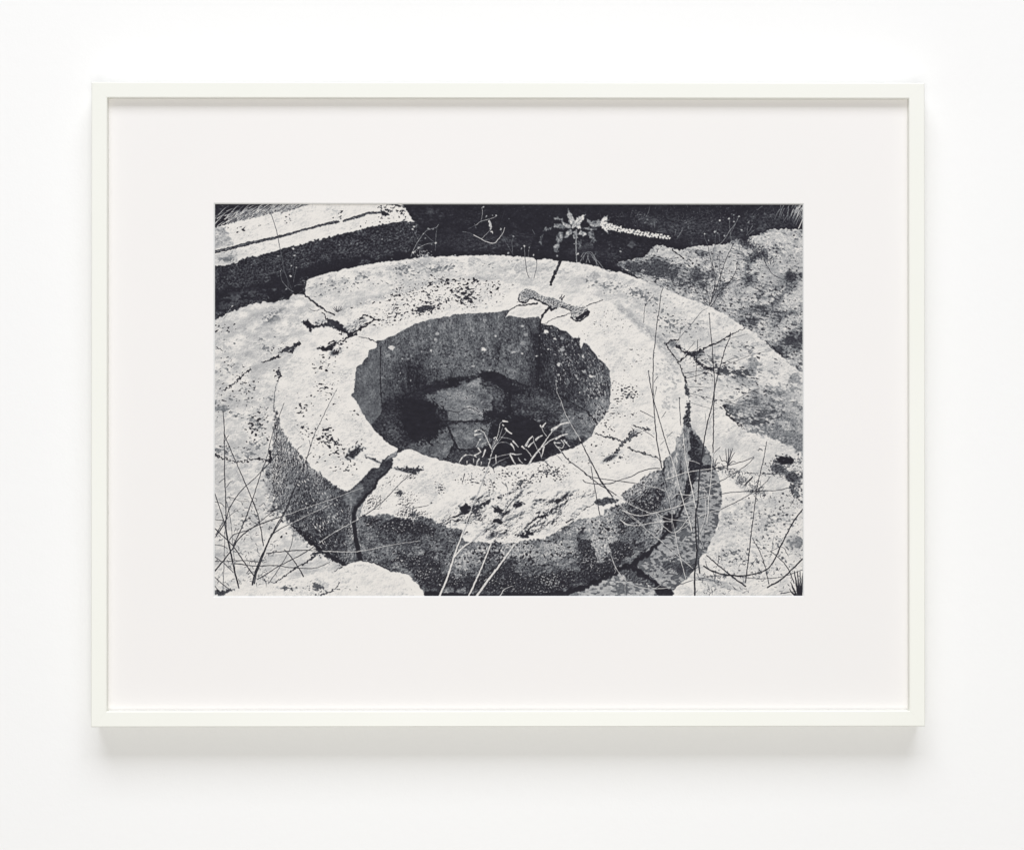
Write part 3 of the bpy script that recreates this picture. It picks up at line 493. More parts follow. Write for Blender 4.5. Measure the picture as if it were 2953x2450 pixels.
    ragged("E 1350,560,45,250,0,.75 E 1330,320,50,110,0,.7 E 170,520,25,160,25,.55 E 330,600,35,60,20,.6 E 60,640,50,90,0,.55 E 780,760,50,16,-50,.7", .3, .13)
    m = np.zeros((IH, IW), np.float32)
    line(m, pts("E 0,830 100,795 200,765 350,690 500,655 700,645 900,600 1050,670 1200,725 1350,750 1500,805 1650,885 1800,980 1930,1100"), 3, 3, 1.5)
    line(m, pts("E 1362,100 1350,250 1350,400 1345,600 1345,745"), 4, 3, .5); line(m, pts("E 1055,780 1055,900 1060,1020"), 6, 6, 1)
    line(m, pts("E 935,350 945,420 930,520"), 3, 2, 1.2); line(m, pts("E 430,1150 470,1230 505,1310 540,1370 600,1378 740,1365"), 5, 4, 1); line(m, pts("E 500,1310 460,1400 405,1480"), 3, 3, 1)
    line(m, pts("E 420,1090 550,1095 700,1090 860,1095"), 3, 5, 1); line(m, pts("E 440,985 520,1000 580,975 640,955 700,975 750,1000"), 1.5, 1, .6); line(m, pts("E 230,940 300,965 380,985"), 4, 2, 1.5)
    line(m, pts("E 1150,230 1050,160 980,130"), 1, 1, .6); line(m, pts("D 1665,350 1660,600 1672,900"), 3, 4, .5); line(m, pts("D 1940,1290 2090,1150"), 1.4, 1, .5)
    line(m, pts("E 1930,1110 1860,1020 1820,970"), 5, 3, 1.2); line(m, pts("E 1700,1010 1750,1060 1800,1080"), 2, 1, 1)
    mix(m*H, .07, .92)
    # flat panel at the left of the opening
    mix(poly("D 1550,380 1632,347 1648,450 1655,600 1660,700 1665,850 1672,1000 1620,1060 1575,1125 1510,1040 1460,960 1420,880 1380,840 1400,800 1405,700 1415,620 1430,545 1480,520 1500,480 1540,450", .8, 14), .38+.03*vf+.03*vs+.018*g1)
    mix(dens("D 1500,900,70,110,0,.7 D 1600,950,60,90,0,.5"), .44+.03*g3, .5)
    m = np.zeros((IH, IW), np.float32); line(m, pts("D 1640,350 1655,430 1655,600"), 1.2, .8); line(m, pts("D 1660,850 1672,990 1580,1110"), 1, .6); mix(m, .62, .7)
    mix(speck(dens("D 1450,700,40,150,0,.2 D 1600,450,40,60,0,.2 D 1560,1000,60,80,0,.12"), g3, .5), .2, .6)
    # mottled right side of the opening
    mix(H*speck(dens("E 1960,850,110,260,0,.5 E 1900,600,90,110,0,.35 E 1750,550,260,260,0,.2 E 1600,300,220,160,0,.14 E 1930,1050,60,60,0,.3"), N(4,4,1.8,75,59,.75), .45), .72, .8)
    mix(H*speck(dens("E 1960,800,120,300,0,.45 E 1700,500,330,300,0,.3 E 1550,250,250,150,20,.25 E 1150,250,140,120,0,.25"), N(4,4,2,70,60,.75), .45), .14, .8)
    mix(H*speck(dens("E 600,500,500,130,0,.22 E 400,350,600,200,0,.1 E 1000,300,130,200,0,.2 E 100,600,150,120,0,.2 D 1850,600,150,200,0,.12"), sp, .5), .16, .7)
    # pale lichen dots inside
    o = [("E",325,212,22,17,.62),("E",308,272,19,16,.6),("E",262,385,14,12,.75),("E",792,370,26,20,.85),("E",685,537,20,11,.62),("E",910,237,12,10,.75),("E",800,78,22,14,.55),("E",1415,192,26,15,.85),("E",1213,220,25,20,.55),("E",1505,265,15,9,.8),("E",1440,365,12,10,.85),("E",1545,517,18,20,.7),("E",1545,625,14,12,.65),("E",1088,397,22,9,.68),("E",1178,412,9,10,.8),("E",1322,437,10,6,.9),("E",1580,375,26,16,.6),("E",1875,640,22,14,.75),("E",1790,440,9,20,.75),("E",1180,135,18,9,.6),("E",715,118,9,7,.65),("E",240,127,11,9,.55),("E",1185,310,30,22,.5),("E",170,390,8,8,.6),("E",1580,262,20,16,.5),("E",1800,595,20,15,.6),("E",35,465,11,8,.55),("E",640,170,10,8,.5),
         ("D",1775,355,32,22,.78),("D",1745,430,16,16,.5),("D",1862,604,8,8,.75),("D",1885,465,9,9,.65),("D",1968,684,6,6,.7),("E",850,575,14,8,.55),("E",1345,1085,16,9,.5),("E",1640,700,18,22,.35)]
    for t, x, y, a, b, v in o:
        q = np.array([(x+a*math.cos(k)*(1+.2*math.sin(3*k+x)), y+b*math.sin(k)*(1+.2*math.cos(2*k+y))) for k in np.linspace(0, 6.28, 12, endpoint=False)])
        mix(poly(((q*K)+(ORG[t][0]-PX0, ORG[t][1]-PY0))*PS, .7, 4), v+.06+.03*g1, .95)
    # pale dots on the dark block
    # ---- cracks over the back of the curb, then the bone
    m = np.zeros((IH, IW), np.float32)
    line(m, pts("B 1562,575 1540,630 1510,690 1480,760 1465,808"), 7, 8, .9)
    line(m, pts("B 1470,1035 1420,1070 1385,1120 1365,1160 1360,1230 E 1362,200"), 8, 4, 1)
    line(m, pts("B 1055,1062 1100,1035 1160,1018 1230,1010 1330,998"), 2.5, 4, .8); line(m, pts("B 1055,1062 1030,1100 990,1155"), 1.6, .8, .6)
    line(m, pts("B 1670,1090 1600,1120 1530,1140 1460,1170 1410,1203 1370,1203"), 1.6, 1.2, .7); line(m, pts("B 1825,1025 1880,1000 1940,985 1988,960"), 1.8, 1.8, .5)
    line(m, pts("B 1325,560 1327,575"), 3, 1.5, .5)
    mix(m, .12, .95)
    m = np.zeros((IH, IW), np.float32); line(m, pts("B 1545,600 1510,670 1480,730"), 5, 2, 2); mix(m, .5, .5)
    bone = poly("B 1150,920 1165,880 1210,852 1270,858 1310,880 1340,905 1400,930 1440,935 1490,945 1530,960 1570,975 1620,1000 1680,1020 1740,1030 1790,1025 1830,1040 1850,1080 1840,1110 1800,1150 1750,1178 1700,1165 1665,1140 1670,1100 1680,1080 1620,1050 1570,1035 1520,1050 1490,1065 1455,1060 1450,1030 1400,1000 1340,970 1290,945 1250,950 1225,985 1190,990 1150,980 1140,965", .8, 4)
    eb = emboss(N(4.2,4,1.5,25,61,.7))
    mix(bone, np.clip(.66+.2*eb, .12, .92))
    mix(bone*speck(dens("B 1240,890,80,45,10,.5 B 1470,970,60,60,0,.3 B 1700,1060,150,40,20,.25"), eb, .5), .15, .9)
    m = np.zeros((IH, IW), np.float32)
    line(m, pts("B 1140,965 1160,985 1200,993 1228,985 1250,952 1290,947"), 4, 3, .8); line(m, pts("B 1290,947 1340,972 1400,1000 1450,1028"), 4, 4, .8)
    line(m, pts("B 1570,1035 1620,1050 1675,1080"), 3, 3, .8); line(m, pts("B 1455,1045 1490,1055 1520,1048"), 10, 5, 1.2); line(m, pts("B 1850,1080 1840,1112 1795,1152 1750,1176 1700,1165 1668,1140"), 4, 4, .6)
    line(m, pts("B 1740,1150 1800,1110 1840,1085"), 12, 8, 1); line(m, pts("B 1150,985 1140,950 1155,905"), 2, 2, .5); line(m, pts("B 1575,960 1600,925"), 5, 2, 1); line(m, pts("B 1560,950 1580,910"), 4, 1, 1)
    mix(m, .12, .92)
    # ---- crack and joint marks, right
    m = np.zeros((IH, IW), np.float32)
    line(m, pts("C 1495,1245 1430,1275 1360,1310 1290,1345 1230,1390 1150,1415 1080,1455 1000,1490 960,1505"), 2.5, 6, 1)
    line(m, pts("C 990,1490 930,1510 880,1545 830,1585"), 5, 5, 1.5); line(m, pts("C 820,1430 860,1470 920,1495 980,1505"), 9, 8, 2.5)
    line(m, pts("C 700,1405 740,1380 790,1365 830,1365"), 6, 5, 2); line(m, pts("F 980,430 1000,480 1060,530 1120,560 1200,560"), 9, 5, 2)
    line(m, pts("C 190,600 250,650 330,690 420,740"), 7, 3, 1.2); line(m, pts("C 770,460 830,510 880,545"), 4, 3, 1)
    line(m, pts("C 700,1400 745,1480 800,1550 850,1640 870,1700"), 3, 2, 1.2); line(m, pts("F 870,600 885,650 905,710"), 2, 3, 1)
    line(m, pts("C 1690,570 1740,660 1790,715 1880,760"), 1.5, 1.2, .6); line(m, pts("C 1710,1390 1760,1430 1800,1460 1870,1520"), 3, 3, 1.2)
    line(m, pts("F 1290,940 1310,1010 1360,1060 1420,1110 1500,1180"), 6, 3, 2)
    mix(m, .15, .92)
    mix(poly("F 890,720 915,720 932,790 925,860 890,790", 1.5), .28+.1*e3); mix(poly("F 935,860 945,900 945,1150 925,1170 880,1100 875,1060 905,1010 900,960", 2, 5), .26+.12*e3)
    mix(dens("C 770,1400,50,35,10,.8 C 860,1460,40,30,40,.6 F 980,480,90,60,20,.55 F 1010,440,60,60,0,.4")*speck(one*.65, e3, .6), .25, .85)
    # X-shaped fracture on the right of the curb
    m = np.zeros((IH, IW), np.float32)
    line(m, pts("F 0,1215 80,1245 170,1260 250,1290 300,1300"), 3, 7, 1.5); line(m, pts("F 370,1130 420,1150 480,1165 535,1175"), 5, 7, 1.8)
    line(m, pts("F 380,1170 350,1220 300,1270 260,1320 210,1390 150,1450 90,1485"), 6, 8, 3, 6); line(m, pts("F 430,1200 370,1240 310,1290"), 9, 6, 3, 6)
    line(m, pts("F 320,1360 390,1385 470,1410 530,1430 600,1455 660,1490"), 7, 3, 1.8)
    mix(m*(.55+.45*np.clip(e3+.8, 0, 1)), .17, .95)
    mix(dens("F 170,1440,90,25,-30,.6 F 380,1210,70,30,-30,.5 H 2050,350,60,25,-20,.8"), .3+.12*e3, .8)
    # ---- foreground rock, lower left
    rock = poly("G -60,1760 90,1720 250,1645 400,1615 600,1600 760,1560 900,1530 1050,1480 1180,1490 1290,1435 1370,1397 1450,1375 1510,1385 1600,1400 1680,1440 1770,1480 1860,1490 1950,1520 2020,1580 2070,1640 H 40,1520 90,1560 140,1620 180,1680 215,1760", 1.0, 8)
    mix(rock, .945+.012*g6)
    mix(rock*speck(dens("G 950,1620,330,70,-8,.4 G 1350,1620,200,60,0,.3 G 1200,1500,60,40,0,.35"), g14, .8), .80, .8)
    mix(rock*speck(dens("G 740,1650,60,25,5,.7 G 1000,1640,80,50,0,.4 G 900,1640,40,15,0,.4 G 1350,1640,80,20,0,.3 G 1130,1680,110,20,-15,.35 G 650,1640,60,20,0,.25 G 2020,1620,30,60,0,.1"), sp, .4), .38, .9)
    m = np.zeros((IH, IW), np.float32); line(m, pts("G 1255,1590 1225,1640 1160,1685 1090,1710 1030,1738"), 2, 6, 1); mix(m, .2, .85)
    mix(poly("G 0,1660 60,1670 180,1650 200,1665 120,1700 60,1725 0,1690", 2.5, 6), .28+.12*e3)
    m = np.zeros((IH, IW), np.float32)
    line(m, pts("G 1010,1320 950,1370 880,1410 800,1455 700,1530 600,1590"), 6, 2, 1.2); line(m, pts("G 990,1310 1060,1290 1090,1270"), 9, 7, 2); line(m, pts("G 1290,1435 1240,1455 1200,1480"), 3, 1.5, 1.2)
    line(m, pts("G 1130,1320 1230,1370 1300,1410"), 12, 8, 1.5)
    mix(m, .18, .85)
    cb = poly("A 850,1400 950,1285 1050,1225 1160,1150 1300,1060 1500,985 1750,905 2000,850 B 250,805 500,772 800,762 1100,790 1400,850 1700,900 C 0,925 230,1030 450,1220 600,1340 720,1440 800,1560 F 860,560 920,740 950,900 950,1200 I 930,400 800,900 300,1300 G 2500,1500 1300,1380 650,800 583,440 587,0 D 600,860 632,690 690,530 790,400", 1.5, 20, soft=2)
    paleness = np.clip((IMG-.70)/.15, 0, 1)
    IMG -= (1-cb)*(1-rock)*np.clip((YY-60)/60,0,1)*paleness*(.032+.03*np.clip(N(70, 4, 1.6, 10, 601), -1, 1.5)); IMG += cb*paleness*.012
    IMG += W1*(IMG-.33)*.30 + W2*(IMG-.36)*.28
    rel = emboss(N(16, 6, 1.5, -15, 203, .72)); mid = np.clip(IMG*2.2, 0, 1)
    IMG += mid*(.022*rel+.018*N(24, 5, 1.5, 0, 204, .7)-.004)
    lt = np.clip((IMG-.78)/.1, 0, 1); far = np.clip(N(60, 4, 1.5, 10, 86)+.6, .1, 1.6)
    IMG -= lt*far*(.028*np.clip(N(6, 5, 1.7, -8, 87, .8), -.3, 3)+.05*np.clip(N(3, 3, 1.5, -20, 88, .8)-1.3, 0, 2))
    plants(rnd, e3, g3)
    return IMG
STEMS = """
1.6 3.2 .2|D 83,985 95,1100 97,1230 G 100,300 100,500 110,700 115,900 115,1040 130,1140 160,1270 190,1420 220,1540 245,1645
1.6 2.4 .2|D 100,1230 G 200,350 310,600 380,770 430,900 465,1060 490,1220
0.96 2.4 .2|D 697,910 640,1060 580,1220 G 520,350 470,480 420,640 370,790 310,950 250,1090 190,1220
0.8 2.4 .2|D 740,1250 G 640,290 560,380 410,540 260,680 150,850 110,980 20,1120
0.64 2.1 .2|D 1230,760 1150,920 1070,1080 1010,1200 970,1320 G 930,330 890,440 840,560 790,680 720,850
2.1 4 .2|G 720,850 640,990 560,1140 500,1270 450,1380 400,1520 380,1610
1.6 3.2 .22|G 740,830 650,1000 570,1130 510,1260 470,1370 420,1500 400,1600
0.8 2 .2|G 850,675 780,730 690,800 560,900 450,990 350,1060 200,1110 150,1160
0.9 1.6 .85|G 1490,643 1350,690 1200,750 1050,800 900,850 750,905 690,920
2 2.8 .2|G 690,920 640,940 500,990 350,1060 230,1170 190,1240 100,1360 0,1480
0.9 1.6 .85|G 1190,790 1080,850 950,910 850,960 750,1010
1.6 2 .2|G 750,1010 650,1060 560,1120
0.96 1.6 .18|G 2020,475 1870,590 1700,770 1560,880 1450,950
1.4 1.8 .8|G 1450,950 1400,980 1200,1090 1040,1200
1.6 2 .2|G 1040,1200 940,1270 800,1350 640,1430 500,1520 430,1560
0.9 2 .88|G 2065,1175 1900,1195 1700,1230 1560,1260 1440,1280 1300,1285 1080,1275
1.8 2 .2|G 1080,1275 1000,1270 850,1270 700,1280 520,1300
1.6 1.6 .2|G 0,1380 100,1378 300,1370 450,1385
1.2 2 .2|G 1160,1385 1130,1400 1020,1445 900,1450 750,1440 600,1420 400,1425 200,1400
1.6 2.4 .2|G 0,690 30,780 70,900 100,1010 130,1160 170,1340 200,1480 230,1600
2.4 2.4 .2|G 0,1050 80,1120 190,1230 300,1390 400,1530
1.6 1.6 .2|G 0,1330 70,1380 150,1450 190,1490
0.8 1.3 .22|G 790,1070 780,1180 750,1270 690,1380 620,1490 550,1590
1.6 2.7 .2|G 700,1260 730,1290 800,1380 860,1470 890,1530
1.2 1.2 .25|G 0,1210 80,1225 130,1250
1.2 1.2 .25|G 5,960 90,970
1.2 1.2 .25|G 0,780 60,795 95,830
0.8 1.4 .25|G 260,850 180,900 110,970 60,1030 10,1110
0.96 0.8 .25|G 110,740 180,745 260,775 345,780
1.6 1.6 .2|G 0,1530 60,1590 150,1660
1.6 1.6 .2|G 0,1620 30,1660 60,1700
1.1 0.8 .25|G 120,780 150,900 170,1050 185,1220 200,1400 210,1500
1.2 0.8 .25|G 45,590 100,545
1.2 0.8 .25|G 120,640 150,595 180,575
1.4 0.8 .25|G 920,340 945,310 970,290
0.96 0.8 .25|G 960,230 955,180 950,165
1.3 0.8 .25|G 820,280 840,245 875,222
0.8 0.8 .25|G 395,740 420,750 425,775 412,780
1.1 0.8 .2|G 75,1985 110,960
1.6 0.8 .25|G 100,180 140,115
1.3 0.8 .3|G 640,860 630,910 620,940
1.1 0.96 .2|G 1985,945 1985,860 2010,845 2080,835
1.2 0.8 .25|H 0,830 75,860 75,940
1.1 0.8 .25|H 75,860 120,840 200,828 240,818
1.1 1.1 .25|G 0,1150 60,1030 90,960
5.4 3.6 .90|H 345,1735 420,1560 480,1380 490,1340 560,1150 610,1020
2.7 1.8 .80|H 610,1020 680,820 730,700 800,520 840,430
4.5 4 .90|H 490,1345 560,1260 640,1200 690,1165
3.6 2.7 .82|H 690,1165 800,1050 880,980
3.2 2.4 .45|H 1000,890 1060,800 1100,760
2.7 0.9 .5|H 1100,760 1150,710 1210,650
4.5 3.6 .86|H 640,1735 700,1600 760,1470 820,1320 865,1205
6.3 3.6 .86|H 715,1735 850,1550 950,1420 1050,1280 1105,1205
2.7 1.3 .75|H 950,1735 1000,1660 1080,1625
0.9 2.2 .8|E 1515,675 1530,800 1570,890 1610,1010 1680,1140 1770,1290
1.9 2.7 .17|E 1770,1290 1820,1400 H 1880,400 1980,600 I 60,590 160,730
1.3 2 .8|I 160,730 300,890 430,1000 560,1110 700,1220 850,1350 970,1450
1.8 2.7 .8|E 1500,1310 1530,1350 1580,1405
1.9 1.9 .17|E 1580,1405 1640,1480 H 1780,470 1850,530 1950,610 I 100,650 200,715
1.4 1.6 .86|I 200,715 300,780 400,840 520,890 600,905
1.3 1.8 .17|H 1870,430 1890,560 1920,700 1945,850 1960,930
1.1 1.1 .8|H 1970,950 2020,1150 I 110,1180 160,1350 190,1440
1.6 2 .8|I 190,1440 280,1560 400,1630 570,1655 750,1645
1.6 1.6 .3|I 750,1645 850,1610 970,1570
1.3 1.6 .17|H 1797,490 1830,520 1900,540 2090,570 I 250,580 400,600 480,620
1.4 1.4 .88|I 480,620 600,640 690,675
1.6 1.6 .17|H 1787,565 1820,590 I 0,605 140,600 220,570 350,530 450,480 560,450 640,450
1.1 2.4 .15|C 675,840 650,900 635,1050 610,1200 590,1400 575,1500 F 572,600 570,800 580,950 590,1100 610,1300 640,1450 655,1560
1.6 1.6 .15|F 525,585 540,700 565,830 600,960 650,1130 700,1300 740,1420
2.3 2.7 .85|F 740,1420 790,1560 I 820,580 880,800 930,950 960,1080
1.3 1.1 .2|F 440,985 500,1010 575,1055
1.1 0.96 .2|F 470,1180 530,1215 580,1250
0.96 0.8 .25|F 618,640 580,700
0.96 0.8 .25|F 608,745 590,820 580,890
1.1 0.8 .25|F 700,995 655,1060
0.96 0.8 .3|F 765,1200 710,1250
0.8 0.8 .3|F 690,1280 640,1330
1.6 1.4 .3|F 835,855 840,1000 850,1130
2.3 3.1 .84|F 860,1150 870,1200 890,1400 920,1580 I 980,740 1010,900
1.3 2.4 .17|F 1137,10 1150,200 1165,330 1175,500 1185,620 1190,750 1180,950 1178,1200 1172,1400
2.3 2.2 .85|I 1170,300 1160,430 1150,600 1130,750 1125,880 1110,1000
1.5 2.8 .17|F 1350,200 1340,260 1290,380 1250,530 1210,680 1180,830 1160,950 1120,1100 1090,1250 1070,1400 I 1040,460 1030,600
2.8 3.6 .15|I 1030,600 1020,800 1000,900 1000,1100 1010,1300 990,1500 990,1720
2.6 3.2 .3|I 1000,850 1030,1100 1020,1300 1040,1500
1.3 1.3 .7|I 985,900 1000,1100 1000,1400
1.2 2.4 .2|F 1712,1295 1680,1480 I 1620,620 1590,850 1560,1080 1530,1350 1500,1590
2.7 3.2 .16|I 2120,800 2060,880 1990,970 1930,1080 1860,1220 1810,1330 1740,1440 1650,1490 1500,1525 1400,1525 1250,1505 1150,1470 1080,1430
3.2 3.2 .17|I 2120,1310 2070,1360 1950,1480 1850,1570 1720,1640
1.9 3.5 .15|I 1110,1320 1200,1400 1300,1480 1400,1560 1500,1630
1.6 2.1 .2|I 1750,1280 1850,1360 1930,1460 1990,1600
1.1 1.9 .2|I 1570,1150 1650,1300 1700,1450 1735,1610
1.3 1.3 .25|I 1030,1560 1200,1525 1400,1530 1600,1555 1850,1540 2090,1460
1.6 1.6 .3|I 2090,600 1950,640 1800,670 1500,680 1350,690 1240,710
1.8 2.2 .88|I 1240,710 1100,730 940,790 760,850 600,890 450,925 340,900 260,870
1.2 1.6 .2|I 1585,335 1500,370 1400,400 1280,430 1180,450
2 2 .88|I 1180,450 1050,465 900,490 780,530 690,560
1 1.4 .22|I 1585,345 1540,390 1480,440 1300,550 1240,580
1.4 1.4 .85|I 1240,580 1100,640 1000,680 900,750 800,840
1.1 1.4 .22|I 1750,535 1650,640 1540,710 1400,790 1250,860
1.6 1.4 .86|I 1250,860 1100,900 1000,960 900,1030 790,1090
1.8 1.8 .86|I 240,960 300,1010 420,1020 600,990 760,980
1.8 1.8 .86|I 245,970 330,1015 440,1020
1.6 1.6 .86|I 600,890 700,950 900,980 980,1030
1.6 1.8 .86|I 600,900 640,980 700,1050 800,1090 950,920
1.6 1.3 .82|I 930,370 990,380 1040,405
1.3 1.1 .82|I 700,570 780,600 850,630
1.4 1.8 .86|I 750,760 820,705 900,715 960,710
2 1.8 .8|I 790,1080 820,1250 870,1450 900,1560
1.8 1.4 .8|I 1090,700 1100,900 1060,1050 1040,1120 1080,1250
1.4 1.3 .78|I 690,640 740,800 770,1000 790,1080
1.1 1.1 .75|I 95,1270 150,1330 200,1450
1.1 1.1 .8|I 290,1560 290,1730
1.4 1.4 .88|I 240,780 250,820 330,900 480,1030
1.3 1.1 .85|I 500,1600 580,1650 650,1615
1.3 0.9 .85|I 180,1450 195,1475 180,1500
1.3 1.3 .85|I 550,1140 620,1150 680,1200
1.1 0.9 .85|I 770,850 760,980 765,1060
1.1 0.9 .85|I 870,960 940,970 1010,960
1.1 0.9 .85|I 1050,600 1110,690 1120,720
0.96 0.8 .25|I 1245,235 1180,300
1.1 1.1 .2|F 1020,270 1000,700
0.8 0.64 .35|F 1095,1010 1105,1130
0.8 0.64 .35|F 1170,1015 1130,1120
0.64 1.1 .3|C 1130,1040 1060,1080 980,1180 925,1250
0.8 1.1 .3|C 580,910 540,960 490,1030 475,1190
0.8 0.64 .35|C 500,880 500,980
0.96 0.64 .25|C 1240,165 1210,260 1190,440
0.9 1.3 .6|C 1240,165 1212,250 1200,330 1190,440 1180,540
0.9 1.2 .65|C 1435,125 1390,210 1340,270 1290,350 1230,420
0.9 0.9 .65|C 1340,150 1345,260 1360,380
0.9 0.9 .55|C 1335,340 1370,260 1400,200
0.9 0.9 .5|C 1090,305 1095,350 1120,410
0.9 0.9 .5|C 1235,300 1240,380
0.96 1.4 .2|C 1120,400 1150,550 1190,700 1200,800 1160,950 1140,1020
0.96 1.6 .2|C 1380,400 1330,500 1290,600 1240,750 1200,880 1150,1000
0.8 1.1 .25|C 1245,470 1240,600 1250,750 1240,880
0.96 1.6 .18|C 1420,580 1400,680 1330,800 1240,890 1190,980 1150,1030
0.8 1.3 .2|C 1105,735 1110,860 1130,940 1140,1010
0.8 0.96 .25|C 1160,610 1170,750
1.1 1.1 .2|C 1075,930 1085,980 1120,1010
0.8 1.1 .25|C 1180,440 1170,620 1190,800 1170,900
0.8 1.1 .3|C 985,640 990,850
0.8 1 .2|C 1200,830 1170,950
0.8 0.56 .25|C 880,1290 820,1370 750,1460
0.8 0.56 .25|C 850,1240 840,1320 830,1390
0.9 0.63 .8|C 800,1380 770,1440 760,1500
0.8 0.56 .25|C 990,1385 900,1500 820,1590
0.8 0.56 .2|C 1050,1430 960,1490 850,1570
0.9 0.63 .8|C 900,1480 880,1400 860,1350
0.96 0.56 .25|C 920,1490 860,1440
0.96 0.8 .25|F 880,610 1000,590 1150,570 1290,530 1500,450 1540,430
0.96 0.8 .25|F 890,665 1050,620 1160,570 1350,470 1420,450
0.8 0.8 .35|F 1520,215 1350,260 1150,340
0.96 0.64 .3|F 925,745 1000,745 1150,755
0.8 0.8 .35|F 940,810 1100,850 1280,890
0.8 0.8 .35|F 950,905 1100,950 1200,980
1 0.64 .25|F 1640,760 1500,820 1400,880 1290,890
1 0.8 .25|F 1290,890 1450,930 1600,950 1700,960
0.8 0.56 .35|F 1540,430 1700,390 1760,380
0.9 0.9 .7|B 1200,420 1205,530
1.1 0.96 .2|B 1205,530 1225,680 1247,745
0.9 0.9 .7|B 1247,435 1240,525
0.96 0.8 .22|B 1330,560 1320,650 1295,750
0.8 0.8 .4|B 960,255 1000,360 1090,510
0.9 0.9 .5|B 1090,330 1075,400 1085,490
2.3 1.4 .85|B 690,310 740,340 800,370 860,392 910,390 940,350 980,300 1003,240
0.8 1.2 .4|B 690,310 640,290 580,280
1.2 0.9 .75|B 770,350 820,300 860,260
1.1 1.4 .7|B 915,125 860,150 770,175 710,215
0.96 0.8 .4|B 710,215 640,250
1.1 0.9 .75|B 775,35 780,90 765,170
0.9 0.9 .5|B 700,200 715,245
0.8 0.8 .25|B 1000,60 970,180 950,230
1.3 1.1 .6|B 60,530 100,430 150,350 220,270 310,240 340,210
1.3 0.9 .65|B 80,490 130,450 200,410 260,395 310,395
0.9 0.9 .55|B 320,230 310,350 305,470
0.9 0.9 .55|B 200,300 250,350 300,390
0.9 0.9 .5|B 80,240 110,310 140,370
1.1 0.54 .6|B 75,480 100,520 110,540
1.1 1.3 .3|A 500,10 545,75 575,130 605,220 630,310 650,420
1.1 0.8 .4|A 650,420 680,560 690,650 725,740 740,830
0.8 0.8 .45|A 800,520 790,620 785,720
0.8 0.64 .45|A 770,625 750,690
0.8 0.8 .45|A 820,640 800,720 790,790
0.9 1.3 .5|A 660,675 670,760 720,830 780,880
0.9 0.72 .5|A 730,700 745,685 770,680
0.8 0.64 .4|A 700,690 750,800 770,870
0.9 0.72 .7|A 800,830 840,812 905,815
0.8 0.64 .4|A 850,895 890,870 915,830
0.9 0.72 .75|A 180,1025 150,1060 120,1110
0.8 0.48 .2|A 120,1110 90,1160
1.4 0.8 .17|A 1228,1085 1200,1060 1185,1045
1.4 0.8 .17|A 1230,1085 1215,1055 1198,1035
1.4 0.8 .17|A 1232,1085 1225,1050 1222,1028
1.4 0.8 .17|A 1234,1085 1245,1050 1250,1033
1.4 0.8 .17|A 1236,1085 1262,1055 1270,1030
1.4 0.8 .17|A 1236,1085 1265,1068 1280,1055
2 0.8 .17|I 1320,470 1310,350 1300,255
2 0.8 .17|I 1322,400 1330,320 1328,255
2 0.8 .17|I 1324,400 1350,320 1372,248
2 0.8 .17|I 1324,410 1360,340 1392,290
2 0.8 .17|I 1318,400 1290,370 1262,372 1240,320
2 0.8 .17|I 1322,420 1370,380 1402,385
1.6 0.8 .17|I 1325,390 1350,300 1352,262
1.6 0.8 .2|I 1320,450 1290,440 1260,400
1.6 0.8 .2|I 1325,460 1370,450 1395,460
1.6 0.8 .2|I 1195,430 1180,380 1175,340
1.6 0.8 .2|I 1198,430 1200,380 1215,350
1.6 0.8 .3|I 1198,430 1220,395 1240,395
5.6 1.6 .12|I 2030,1720 2010,1600 1990,1480
5.6 1.6 .12|I 2040,1720 2030,1600 2022,1480
5.6 1.6 .12|I 2050,1720 2050,1600 2048,1488
5.6 1.6 .12|I 2060,1720 2068,1620 2076,1500
4.8 1.6 .12|I 2010,1720 1980,1650 1955,1590
4.8 1.6 .12|I 2000,1720 1970,1700 1945,1660
7.2 5.6 .12|I 2040,1730 2080,1600
1.6 1.2 .2|I 1850,1705 1950,1690 2010,1680
1.2 0.8 .25|I 1930,1330 1870,1240 1750,1280
0.8 0.8 .35|I 1780,1150 1770,1250 1750,1340
1.1 0.8 .3|I 1610,1350 1540,1450
1.1 0.8 .3|I 1230,1320 1225,1400 1200,1450
1.3 0.8 .25|I 1100,1380 1110,1430 1180,1500 1190,1580
1.6 1.6 .2|I 1500,600 1560,540
1.9 2.8 .2|I 1490,620 1540,570 1570,535
1 0.96 .3|I 0,470 60,600 130,700
1.6 1.6 .2|I 0,480 60,590
1.4 0.9 .75|E 1570,890 1568,940
1.1 0.96 .15|H 1845,360 1870,400 1900,440
1.6 1.1 .25|H 600,500 590,550 575,600
2.2 1.4 .5|H 670,520 665,580
1.6 1.1 .35|H 855,560 880,610 888,665
1.6 0.96 .4|H 975,585 1020,630 1035,680
1.8 0.96 .4|H 1010,600 1030,650
1.4 0.8 .35|H 845,680 850,730
1.6 0.8 .3|H 890,440 898,490
2.4 1.6 .4|H 1410,380 1440,410 1470,450
1.8 0.9 .5|H 1540,330 1585,380
2.2 1.8 .5|H 800,570 790,620
"""
